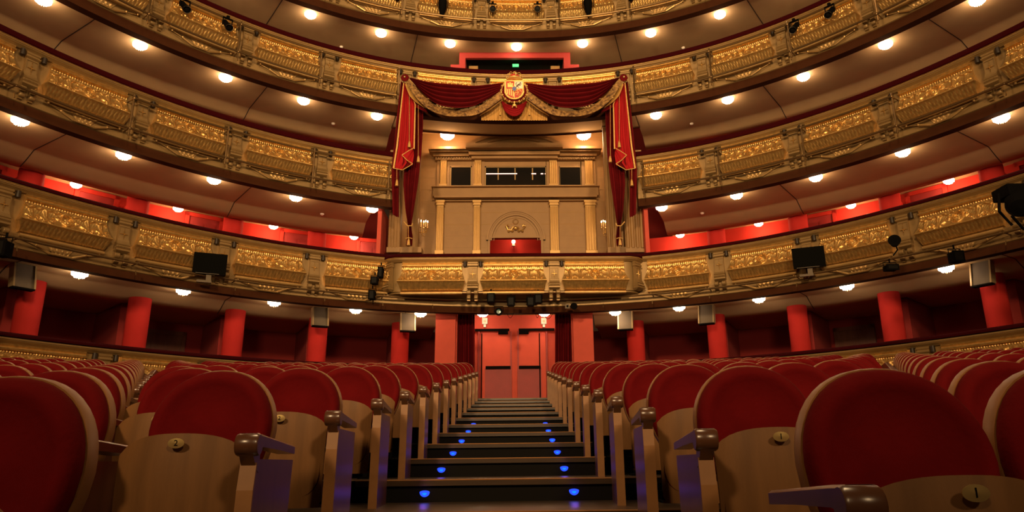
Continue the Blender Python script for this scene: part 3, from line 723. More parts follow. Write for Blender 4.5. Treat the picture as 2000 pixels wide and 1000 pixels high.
for x0, x1, z0, z1 in ((-13, -3, 3.5, 9), (-13, -10.5, 9, 12.5), (-9.3, -6.8, 9, 14), (-5.5, -3, 9, 12.5)): m.box(x0*px, x1*px, -.07, -.06, z0*px, z1*px)
for q in np.linspace(0, PI, 7): m.tube([(8*px, -.066, -8*px), ((8+6*math.cos(q*2))*px, -.066, (-8+6*math.sin(q*2))*px)], .006, 5)
m.tube([((8+6*math.cos(q))*px, -.066, (-8+6*math.sin(q))*px) for q in np.linspace(0, 2*PI, 17)], .007, 5)
m.build('gold_charges', HGOLD, sh, False)
m = MB()
m.tube([(4*px, -.066, 4*px), (7*px, -.068, 8*px), (11*px, -.066, 11*px)], [.010, .018, .012], 6); m.ball((12*px, -.066, 13*px), .017, 7)
for a, b in (((7, 8), (12.5, 7.5)), ((9, 9.5), (14, 10.5)), ((5, 5.5), (9.5, 3)), ((4.4, 4.5), (3, 2.4)), ((5, 6), (3, 11)), ((3, 11), (5, 13.5))): m.tube([(a[0]*px, -.066, a[1]*px), (b[0]*px, -.066, b[1]*px)], .0075, 5)
m.build('lion', HPURP, sh)
m = MB(); m.lathe([(0, 0), (4.2*px, 0), (4.2*px, .02), (0, .022)], (0, -.065, -.5*px), (0, -1, 0), n=18); m.build('centre_oval', HBLUE, sh)
m = MB(); m.tube([(4.2*px*math.cos(q), -.085, -.5*px+4.8*px*math.sin(q)) for q in np.linspace(0, 2*PI, 21)], .007, 5)
for k in range(3): m.ball((1.8*px*math.cos(PI/2+k*2*PI/3), -.088, -.5*px+1.8*px*math.sin(PI/2+k*2*PI/3)), .008, 6)
m.build('oval_rim', HGOLD, sh)
m = MB(); P = shield_poly(18.5, 18.5, 21.5, 24); m.tube([(x*px, -.055, z*px) for x, z in P+[P[0]]], .012, 6); m.build('shield_rim', HGOLD, sh)
# red ground behind and collar of links
m = MB(); m.lathe([(0, 0), (24*px, 0), (24*px, .02), (0, .02)], (0, .02, -2*px), (0, -1, 0), n=40); m.build('red_backing', DRAPED, ca)
m = MB()
for i, q in enumerate(np.linspace(-.25*PI, 1.25*PI, 25)):
    cx_, cz_ = 25.5*px*math.cos(q), -2*px-25.5*px*math.sin(q)
    if i % 2: m.ball((cx_, -.03, cz_), .017, 7)
    else: m.tube([(cx_+.022*math.cos(a), -.03, cz_+.022*math.sin(a)) for a in np.linspace(0, 2*PI, 9)], .009, 5)
m.build('collar', HGOLD, ca)
m = MB(); z = -34*px; m.ball((0, -.04, z), .042, 10, (1.2, .6, .8))
for sx in (-1, 1): m.tube([(sx*.03, -.04, z), (sx*.055, -.04, z-.07)], .012, 6)
m.tube([(0, -.04, z+.03), (0, -.04, z+.08)], .012, 6); m.build('golden_fleece_pendant', HGOLD, ca)
m = MB(); zc = 20*px
m.lathe([(14*px, 0), (15.5*px, .01), (15.5*px, .035), (14*px, .05), (0, .05)], (0, 0, zc), n=28)
for k in range(8):
    q = k*PI/4+.2
    m.tube([(15*px*math.cos(q)*f, 15*px*math.sin(q)*f, zc+h*px) for f, h in ((1, 4), (1.12, 9), (.85, 14), (.4, 15), (0, 13))], .011, 6)
    m.ball((15.5*px*math.cos(q), 15.5*px*math.sin(q), zc+5.5*px), .02, 7)
m.ball((0, 0, zc+15*px), .022, 8); m.box(-.006, .006, -.006, .006, zc+15*px, zc+21*px); m.box(-.02, .02, -.006, .006, zc+18*px, zc+19.2*px)
cr = m.build('crown', HGOLD, ca)
m = MB(); m.ball((0, 0, zc+6*px), 12*px, 14, (1, 1, .6)); m.build('crown_cap', HRED, cr)

# ---------------------------------------------------------------- ground-level entrance behind the stalls
LZ = 1.507; YD = 19.0
m = MB()
def vx(px_, Y, y=660): return aty(px_, y, Y)[0]
for x0, x1 in ((850, 889), (1120, 1159)):
    m.box(vx(x0, 17.6), vx(x1, 17.6), 17.6, 17.75, LZ, 4.06)
struct(m.build('wall_entrance_front', REDL, None, False))
m = MB(); m.box(vx(850, 17.6), vx(850, 17.6)+.08, 17.75, 21.4, LZ, 4.06); m.box(vx(1159, 17.6)-.08, vx(1159, 17.6), 17.75, 21.4, LZ, 4.06)
m.box(vx(889, 17.6)-.05, vx(889, 17.6)+.03, 17.75, YD, LZ, 4.06); m.box(vx(1120, 17.6)-.03, vx(1120, 17.6)+.05, 17.75, YD, LZ, 4.06)
struct(m.build('wall_entrance_side', REDL, None, False))
m = MB(); m.box(-2.0, 1.8, YD, YD+.1, LZ, 4.06); struct(m.build('wall_entrance_back', REDL, None, False))
for k, (x0, x1, rod, hinge) in enumerate(((938, 997, 941, 1), (1014, 1065, 1054, -1)), k+8):
    d = link('door_%d' % (20+k), None); struct(d)
    a = aty(x0, 778, YD); b = aty(x1, 650, YD)
    p = MB(); p.box(a[0], b[0], YD-.05, YD, LZ, b[2]); p.build('door_leaf', REDL, d, False)
    p = MB(); w = b[0]-a[0]; g = .06 if hinge > 0 else .06
    zb = aty(1000, 718, YD)[2]
    p.box(a[0]+.12*(hinge > 0), b[0]-.12*(hinge < 0), YD-.058, YD-.05, LZ+.05, zb-.02); p.build('lower_panel', DOORR, d, False)
    p = MB(); p.box(a[0]+.14*(hinge > 0), b[0]-.14*(hinge < 0), YD-.13, YD-.07, zb-.04, zb+.03); p.build('push_bar', BLACK, d, False)
    p = MB(); xr = aty(rod, 700, YD)[0]; p.tube([(xr, YD-.08, LZ+.05), (xr, YD-.08, b[2]-.02)], .014, 8); p.build('bolt_rod', BLACK, d)
    p = MB(); zc = aty(1000, 645, YD)[2]; xa, xb = (aty(928, 645, YD)[0], aty(995, 645, YD)[0]) if hinge > 0 else (aty(1013, 645, YD)[0], aty(1083, 645, YD)[0])
    p.box(xa, xb, YD-.09, YD-.05, zc-.03, zc+.03); xc = aty(983 if hinge > 0 else 1023, 650, YD)[0]; p.box(xc-.13, xc+.13, YD-.12, YD-.05, zc-.12, zc-.03)
    p.build('door_closer', BLACK, d, False)
fr = MB()
for x in (935, 998, 1012, 1068): q = aty(x, 700, YD)[0]; fr.box(q-.02, q+.02, YD-.07, YD, LZ, aty(x, 648, YD)[2])
struct(fr.build('trim_2', DOORR, None, False))
for sx, x0, x1 in (('left', 889, 927), ('right', 1084, 1121)):
    cu = cloth('doorway_curtain', [(x0, 612), (x0, 712), (x0, 778)], [(x1, 612), (x1, 712), (x1, 778)], 18.0, DRAPED, 6, .045, None, n=70, rows=20)
    tag(cu, 'dark red velvet curtain hanging at the %s side of the central double doors' % sx, 'curtain')
for x, side in ((947, 'left'), (1062, 'right')):
    c = aty(x, 628, YD-.03)
    e = thing('emergency_light', 'small lit white emergency light box above the %s entrance door' % side, 'emergency light', tuple(c))
    m = MB(); m.box(-.07, .07, -.05, .02, -.07, .09); m.build('housing', SIGN, e, False)
    m = MB(); m.box(-.03, .03, -.06, 0, -.155, -.09); m.build('sensor', SIGN, e, False)
    m = MB(); m.box(-.035, .035, -.056, -.05, -.03, .03); m.build('pictogram', mat('faded_pictogram', (.5, .42, .25), .6), e, False)
lamp((-.1, 18.2, 3.6), 5, (1, .58, .28), .1)
for sx, c in (('left', -.93), ('right', .68)):
    ceiling_lamp(c, 18.45, 4.05, 0, 'crystal ceiling lamp in the entrance, in front of the %s door' % sx, 'lamps in the central entrance', 5)
struct(MB().box(-2.2, 2.0, 17.45, 19.2, 4.05, 4.10).build('ceiling_entrance', CREAML, None, False))

# ---------------------------------------------------------------- control booth on the third gallery
YC = 18.15
m = MB(); zt = TS[4]+SO
xa, xb = vx(897, YC, 120), vx(1114, YC, 120); xi, xj = vx(909, YC, 120), vx(1101, YC, 120); zi = aty(1000, 113, YC)[2]
z0 = 9.47
m.box(xa, xi, YC, YC+.9, z0, zt); m.box(xj, xb, YC, YC+.9, z0, zt); m.box(xi, xj, YC, YC+.10, zi, zt)
xo, xp = vx(880, YC, 130), vx(1131, YC, 130); zo = aty(1000, 126, YC)[2]
m.box(xo, xa, YC, YC+.5, z0, zo); m.box(xb, xp, YC, YC+.5, z0, zo)
struct(m.build('wall_booth_frame', mat('booth_red', (.30, .022, .018), .8), None, False))
m = MB(); m.box(xi, xj, YC+2.2, YC+2.25, z0, zt); m.box(xi-.05, xi, YC+.9, YC+2.2, z0, zt); m.box(xj, xj+.05, YC+.9, YC+2.2, z0, zt)
struct(m.build('wall_booth_back', mat('booth_dark', (.02, .025, .015), .8), None, False))
c = aty(1007, 128, YC+.30)
m = MB(); m.box(xi-.05, xj+.05, YC+.11, YC+2.2, zt-.012, zt-.004); struct(m.build('booth_dark_panel', bpy.data.materials['booth_dark'], None, False))  # dark panel added below the soffit, standing in for the unlit interior
g = thing('green_exit_light', 'green glowing exit light inside the dark booth above the crest', 'exit light', tuple(c))
MB().box(-.09, .09, -.02, .02, -.04, .04).build('lit_panel', GREENL, g, False); MB().box(-.11, .11, .02, .05, -.06, .06).build('housing', BLACK, g, False)
lamp((c[0], c[1]-.15, c[2]-.05), 1.0, (.15, 1, .35), .05)
for x, sd in ((925, 'left'), (1084, 'right')):
    c = aty(x, 136, YC+.3)
    e = thing('booth_desk', 'small beige equipment desk at the %s end of the dark booth opening' % sd, 'desk', tuple(c))
    MB().box(-.13, .13, -.1, .1, -.15, .06).build('cabinet', GOLDP, e, False)
    m = MB(); m.lathe([(.0, 0), (.045, .01), (.06, .06), (.04, .11), (0, .12)], (.11 if sd == 'right' else -.1, 0, .06), n=12); m.build('lamp_head', BLACK, e)

# ---------------------------------------------------------------- lighting bars and stage equipment
def bar(name, label, G, dz, o, spans, posts, r=.025, mt=PIPE, drop=None):
    t = thing(name, label, 'pipe rail')
    for s0, s1 in spans:
        for d in (dz if isinstance(dz, tuple) else (dz,)):
            MB().tube([(*RING.p(q, o), G+d) for q in np.linspace(s0, s1, int((s1-s0)/.2)+2)], r, 8).build('pipe', mt, t)
    for s in posts:
        m = MB(); top = max(dz) if isinstance(dz, tuple) else dz; lo = min(dz) if isinstance(dz, tuple) else dz
        if isinstance(dz, tuple): m.tube([(*RING.p(s, o+.02), G+top+.08), (*RING.p(s, o+.02), G+lo-.15)], .022, 7)
        for d in (dz if isinstance(dz, tuple) else (dz,)):
            m.tube([(*RING.p(s, o), G+d), (*RING.p(s, .02), G+d)], .014, 6); m.ball((*RING.p(s, o), G+d), .030, 8)
        m.tube([(*RING.p(s, o+.01), G+lo-.15), (*RING.p(s, o-.02), G+lo-.24)], .012, 6)
        m.build('post', mt, t)
posts = [-(q+.26) for q in PIL if q > 1]+[q+.26 for q in PIL if q > 1]
bar('lighting_rail', 'double pipe rail with posts fixed along the front of the third balcony', TG[3], (-.22, -.93), -.27, [(-12.5, -3.25), (3.2, 12.5)], [p for p in posts if abs(p) < 12.5])
bar('lighting_rail', 'double pipe rail with posts fixed along the front of the topmost balcony', TG[4], (-.22, -.93), -.27, [(-10, 10)], [p for p in posts if abs(p) < 10]+[-1.2, 1.2])
bar('lighting_rail', 'double pipe rail on the second balcony front, left of the royal box', TG[2], (-.27, -.93), -.27, [(-9.15, -3.25)], [-9.15, -7.15, -5.15, -3.3])
bar('lighting_rail', 'double pipe rail on the second balcony front, right of the royal box', TG[2], (-.27, -.93), -.27, [(3.2, 9.15)], [9.15, 7.15, 5.15, 3.25])
bar('lighting_rail', 'single pipe rail crossing the outer left end of the second balcony front', TG[2], -.93, -.25, [(-13, -9.15)], [-11.2])
bar('lighting_rail', 'single pipe rail crossing the outer right end of the second balcony front', TG[2], -.93, -.25, [(9.15, 13)], [11.2])
bar('lighting_rail', 'long single pipe rail along the foot of the first balcony and beneath the royal box', TG[1], -.98, -.24, [(-13, 13)], [p-.5*(p > 0)+.5*(p < 0) for p in posts if abs(p) > 3.5 and abs(p) < 12.5]+[-2.1, 2.1, -3.3, 3.3])

def spotlight(s, G, z, o, tilt, label, group, big=False, head=0., body=BLACK):
    x, y = RING.p(s, o); t = thing('stage_spotlight', label, 'stage spotlight', (x, y, G+z), RING.rz(s), group)
    k = 1.0 if not big else 1.35
    m = MB(); m.box(-.11*k, .11*k, -.012, .012, -.012, .012); m.box(-.11*k, -.095*k, -.015, .015, -.20*k, 0); m.box(.095*k, .11*k, -.015, .015, -.20*k, 0); m.box(-.03, .03, -.03, .03, 0, .06); m.build('yoke', BLACK, t, False)
    a = math.radians(tilt); ax = np.array((math.sin(head), -math.cos(a)*math.cos(head), -math.sin(a)))   # beam direction
    c = np.array((0, 0, -.17*k))
    m = MB()
    if big: m.lathe([(0, -.26), (.05, -.25), (.085, -.16), (.11, -.04), (.12, .06), (.115, .14), (.095, .15), (.09, .12), (0, .12)], tuple(c), tuple(-ax) if False else tuple(ax), 20)
    else: m.lathe([(0, -.20), (.05, -.20), (.062, -.17), (.062, .0), (.078, .06), (.085, .15), (.078, .15), (.070, .06), (0, .05)], tuple(c), tuple(ax), 18)
    m.build('lamp_housing', body, t)
    m = MB(); q = c+ax*(.10 if not big else .125); m.lathe([(0, 0), (.066 if not big else .088, 0), (.06 if not big else .08, .012), (0, .02)], tuple(q), tuple(ax), 18); m.build('lens', LENS, t)
    if not big:
        m = MB(); u = np.cross(ax, (1, 0, 0)); u /= np.linalg.norm(u); m.tube([c+ax*.15+.08*(math.cos(v)*np.array((1, 0, 0))+math.sin(v)*u) for v in np.linspace(0, 2*PI, 21)], .006, 5); m.build('front_ring', SPK, t)
g3 = 'spotlights on the third balcony rail'
spotlight(-8.45, TG[3], -.25, -.33, 48, 'black stage spotlight on the third balcony rail, outer one of the left pair', g3, head=.15)
spotlight(-7.48, TG[3], -.25, -.33, 48, 'black stage spotlight on the third balcony rail, inner one of the left pair', g3, head=.15)
spotlight(7.32, TG[3], -.25, -.33, 48, 'black stage spotlight on the third balcony rail, inner one of the right pair', g3, head=-.15)
spotlight(8.17, TG[3], -.25, -.33, 48, 'black stage spotlight on the third balcony rail, outer one of the right pair', g3, head=-.15)
g4 = 'spotlights on the topmost balcony rail'
spotlight(-2.06, TG[4], -.45, -.36, -72, 'large bell-shaped stage light on the topmost balcony, left of the crest', g4, big=True)
spotlight(-.66, TG[4], -.50, -.36, 30, 'small round-lensed stage light on the topmost balcony, just left of centre', g4)
spotlight(.60, TG[4], -.50, -.36, 30, 'small round-lensed stage light on the topmost balcony, just right of centre', g4)
spotlight(2.02, TG[4], -.45, -.36, -72, 'large bell-shaped stage light on the topmost balcony, right of the crest', g4, big=True)
spotlight(-3.30, TG[4], -.35, -.36, -50, 'black stage light cut by the picture top, inner left on topmost balcony', g4)
spotlight(-4.5, TG[4], -.35, -.36, -50, 'black stage light cut by the picture top, outer left on topmost balcony', g4)
spotlight(3.20, TG[4], -.35, -.36, -50, 'black stage light cut by the picture top, inner right on topmost balcony', g4)
spotlight(4.55, TG[4], -.35, -.36, -50, 'black stage light cut by the picture top, outer right on topmost balcony', g4)

def monitor(px_, py_, side, w=62, h=42, rot=0., tilt=.12):
    Y = None
    # placed just in front of the rail: search the ring offset that meets the sight line
    best = min(((abs(np.linalg.norm(np.cross(np.array([*RING.p(s, -.35), z])-CAM, ray(px_, py_)))), s, z) for s in np.linspace(-11, 11, 441) for z in (4.25, 4.3, 4.35, 4.4, 4.45, 4.5)), key=lambda q: q[0])
    s, z = best[1], best[2]; x, y = RING.p(s, -.35); d = y
    t = thing('monitor', 'flat black television screen clamped to the first balcony front on the %s' % side, 'monitor', (x, y, z), RING.rz(s)*.6+rot, 'stage monitors')
    W, H = w*y/F0/2*1.0, h*y/F0/2*1.02
    rt = Matrix.Rotation(tilt, 4, 'X')
    def B(x0, x1, y0, y1, z0, z1):
        mb = MB().box(x0, x1, y0, y1, z0, z1); mb.v = [tuple(rt @ Vector(p)) for p in mb.v]; return mb
    B(-W, W, -.03, .03, -H, H).build('screen_case', BLACK, t, False)
    B(-W+.02, W-.02, -.034, -.03, -H+.04, H-.02).build('screen', SCREEN, t, False)
    m = MB(); m.box(-.05, .05, .03, .16, -H-.12, -.02); m.box(-.22, .06, .02, .10, -H-.17, -H-.12); m.build('wall_bracket', BRKT, t, False)
    mb = B(-W*.8, W*.6, -.036, -.03, -H+.012, -H+.022); mb.build('control_strip', BRKT, t, False)
monitor(409, 520, 'left', rot=-.05); monitor(1578, 502, 'right', rot=.05)
# speakers hanging under the first balcony
for i, (s, lab) in enumerate(((-10.05, 'outermost on the left'), (-4.50, 'left, farther from the entrance'), (-2.56, 'left, beside the entrance'), (2.50, 'right, beside the entrance'), (4.33, 'right, farther from the entrance'), (9.75, 'outermost on the right'))):
    x, y = RING.p(s, 1.0); t = thing('loudspeaker', 'grey box loudspeaker under the first balcony, '+lab, 'loudspeaker', (x, y, TS[1]+SO), RING.rz(s), 'loudspeakers under the first balcony')
    w, h = .19, .46
    def tl(x0, x1, y0, y1, z0, z1):
        mb = MB().box(x0, x1, y0, y1, z0, z1); mb.v = [(p[0], p[1]+p[2]*.25, p[2]) for p in mb.v]; return mb
    tl(-w+.025, w-.025, -.10, .08, -h, .0).build('grille', SPK, t, False)
    mb = tl(-w, -w+.03, -.12, .08, -h, .0); q = tl(w-.03, w, -.12, .08, -h, .0); mb.add(q.v, q.f); mb.build('side_trim', SPKF, t, False)
    tl(-w+.01, w-.01, -.115, .05, -h-.03, -h).build('bottom_plate', BLACK, t, False)
def box_lamp(x, y, Y, label, w=.12, h=.12, kind='lamp'):
    c = aty(x, y, Y); t = thing('stage_light', label, 'stage light', tuple(c))
    m = MB(); m.box(-w/2, w/2, -.08, .08, -h/2, h/2); m.box(-w/2-.015, w/2+.015, -.10, -.08, -h/2-.01, h/2+.01); m.build('lamp_housing', BLACK, t, False)
    m = MB(); m.tube([(-w/2-.02, 0, 0), (-w/2-.02, 0, h/2+.06), (w/2+.02, 0, h/2+.06), (w/2+.02, 0, 0)], .009, 6); m.tube([(0, 0, h/2+.06), (0, 0, h/2+.13)], .016, 6); m.build('yoke', BLACK, t)
    m = MB(); m.box(-w/2+.015, w/2-.015, -.106, -.10, -h/2+.015, h/2-.015); m.build('lens', LENS, t, False)
    return t
box_lamp(732, 549, 16.2, 'black box light on a clamp at the left end of the royal box front', .14, .16)
box_lamp(744, 533, 16.3, 'black upright light mounted above the cluster left of the royal box', .10, .24)
box_lamp(727, 577, 16.3, 'lower dark box hanging from the pipe left of the royal box', .12, .20)
box_lamp(8, 487, 9.2, 'black stage light at the left picture edge on the first balcony', .13, .20)
box_lamp(1866, 503, 11.2, 'small black lantern hanging from the first balcony pipe near the right edge', .16, .17)
box_lamp(1739, 524, 12.6, 'small black flat light lying on the first balcony pipe at right', .20, .09)
t = thing('projector', 'large black moving light at the right picture edge above the first balcony', 'stage light', tuple(aty(1992, 395, 9.2)))
m = MB(); m.lathe([(0, -.30), (.13, -.28), (.18, -.1), (.18, .1), (.12, .2), (0, .22)], axis=(-.5, -.6, -.6), n=20); m.build('lamp_housing', BLACK, t)
m = MB(); m.box(-.16, .2, -.05, .3, .1, .26); m.tube([(-.15, 0, -.2), (.05, .1, -.36), (.25, .1, -.3)], .02, 7); m.tube([(-.2, .1, .16), (-.24, .1, -.1), (-.1, .1, -.3)], .02, 7); m.build('bracket', BLACK, t)
t = thing('horn_light', 'black hooded lamp clipped to the first balcony between two right-hand relief panels', 'stage light', tuple(aty(1747, 472, 12.4)))
m = MB(); m.lathe([(0, -.11), (.07, -.10), (.085, 0), (.11, .07), (.095, .07), (0, .03)], axis=(-.4, -.8, .1), n=18); m.build('hood', BLACK, t)
m = MB(); m.tube([(.03, .05, -.02), (.10, .12, -.12), (.02, .15, -.22)], .014, 6); m.build('clamp_arm', BLACK, t)
# cluster below the royal box
cl_items = [(959, 583, 'left end of'), (998, 590, 'middle left of'), (1036, 590, 'middle of'), (1051, 585, 'middle right of')]
for x, y, lab in cl_items:
    box_lamp(x, y, 16.45, 'black stage light hanging below the royal box front, %s the cluster' % lab, .15, .20)
t = thing('stage_light', 'round stage light with pale teal lens below the royal box', 'stage light', tuple(aty(974, 609, 16.35)))
m = MB(); m.lathe([(0, .16), (.06, .15), (.085, .05), (.09, -.03), (.075, -.03), (0, -.0)], axis=(0, 1, 0), n=22); m.build('lamp_housing', BLACK, t)
m = MB(); m.lathe([(0, 0), (.072, .0), (.066, .012), (0, .022)], (0, -.005, 0), axis=(0, -1, 0), n=22); m.build('lens', TEAL, t)
m = MB(); m.tube([(-.1, .05, 0), (-.1, .05, .14), (.1, .05, .14), (.1, .05, 0)], .009, 6); m.build('yoke', BLACK, t)
t = thing('stage_light', 'round black lamp and small square plate under the right part of the royal box', 'stage light', tuple(aty(1121, 598, 16.7)))
m = MB(); m.lathe([(0, .12), (.06, .11), (.085, .0), (.07, -.0), (0, .02)], axis=(0, 1, 0), n=20); m.build('lamp_housing', BLACK, t)
m = MB(); m.box(-.21, -.10, .0, .03, -.055, .055); m.build('socket_plate', BRKT, t, False); m = MB(); m.lathe([(0, 0), (.025, 0), (.025, .01), (0, .01)], (-.155, 0, 0), (0, -1, 0), 12); m.build('socket_hole', BLACK, t)
m = MB()
for k, (x0, x1) in enumerate(((990, 1003), (1046, 1053), (1060, 1080))):
    pts = [aty(x0+(x1-x0)*f, 612+9*math.sin(PI*f)*(1 if k != 2 else 1.2), 16.6) for f in np.linspace(0, 1, 9)]; m.tube(pts, .006, 5)
tag(m.build('hanging_cable', BLACK, None), 'thin black cables looping below the stage lights under the royal box', 'cable')
# small exit signs in the red rooms
for x, y, lab in ((356, 426, 'left'), (1635, 425, 'right')):
    s_ = -7.45 if x < 1000 else 7.3; c = (*RING.p(s_, 3.38), TS[2]-.17)
    t = thing('exit_sign', 'small lit white sign on the red room wall of the first gallery, %s side' % lab, 'exit sign', tuple(c), RING.rz(s_))
    MB().box(-.06, .06, -.02, .02, -.06, .06).build('lit_box', SIGN, t, False); MB().box(-.03, .03, -.024, -.02, -.03, .03).build('pictogram', LINING, t, False)

# ---------------------------------------------------------------- raked stalls floor
D0, RR = 4.845, .1365
AXX = -.123; ARC = 14.0
def arc_y(x, yc): dx = x-AXX; return yc-dx*dx/(2*(ARC+yc))
def lvl(k): return k*RR
m = MB(); xs = np.linspace(-11.2, 11, 61)
prev = None
for k in range(-6, 12):           # tread of level k spans from riser k to riser k+1
    ya, yb = D0+k-1, D0+k if k < 11 else D0+k+4.6
    if k == -6: ya = -4.
    z = lvl(k)
    A_ = [(x, arc_y(x, ya)+.03, z) for x in xs]; B_ = [(x, arc_y(x, yb)+.03, z) for x in xs]
    m.grid([A_, B_])
fl = struct(m.build('floor', FLOORM, None, False))
m = MB()
for k in range(-5, 12):
    y = D0+k-1; z = lvl(k); m.grid([[(x, arc_y(x, y)+.03, z-RR) for x in xs], [(x, arc_y(x, y)+.03, z) for x in xs]])
struct(m.build('floor_risers', RISER, None, False))
m = MB(); m.box(-11, 11, 15.9, 23, LZ-.06, LZ); struct(m.build('floor_landing', FLOORM, None, False))
for k in range(-1, 12):
    y = D0+k-1; z = lvl(k); m = MB(); P = []
    for x in np.linspace(AXX-.80, AXX+.80, 13) if k > 1 else np.linspace(-1.05, .95, 13):
        ya = arc_y(x, y); P.append([(x, ya+.24, z+.002), (x, ya+.006, z+.004), (x, ya, z-.002), (x, ya, z-.036), (x, ya+.03, z-.036)])
    m.grid(P); o = m.build('trim_%d' % (k+20), NOSE, None, angle=20); struct(o)
    m = MB(); m.tube([(p[2][0], p[2][1]+.001, p[2][2]+.002) for p in P], .0045, 6); m.build('nosing_glint', WOODL, o)  # pale strip added for the light caught on the tread edge
# blue step lights
def led_proto():
    r = link('step_light', None)
    m = MB(); m.prism([(.032*math.cos(a), 0, .030*math.sin(a)*(1 if math.sin(a) < 0 else .35)) for a in np.linspace(0, 2*PI, 24, endpoint=False)], (0, -.010, 0), (0, 0, 0)); m.build('blue_lens', LED, r, False)
    m = MB(); m.prism([(.014*math.cos(a), 0, .012*math.sin(a)*(1 if math.sin(a) < 0 else .2)-.006) for a in np.linspace(0, 2*PI, 16, endpoint=False)], (0, -.013, 0), (0, -.009, 0)); m.build('bright_core', LEDC, r, False)
    return r
LP2 = led_proto(); first = True
rown = ['first', 'second', 'third', 'fourth', 'fifth', 'sixth', 'seventh', 'eighth', 'ninth', 'tenth', 'eleventh', 'twelfth', 'thirteenth', 'fourteenth']
for k in range(1, 7):
    for x, sd in ((-.61, 'left'), (.352, 'right')):
        o = LP2 if first else copy_tree(LP2); first = False
        y = arc_y(x, D0+k-1)+.03; o.location = (x, y, lvl(k)-.075)
        tag(o, 'blue light in the riser of the %s visible aisle step from below, %s side' % (rown[k-1], sd), 'step light', 'blue step lights of the aisle')
        lamp((x, y-.07, lvl(k)-.06), .035, (.42, .10, 1.0), .02)

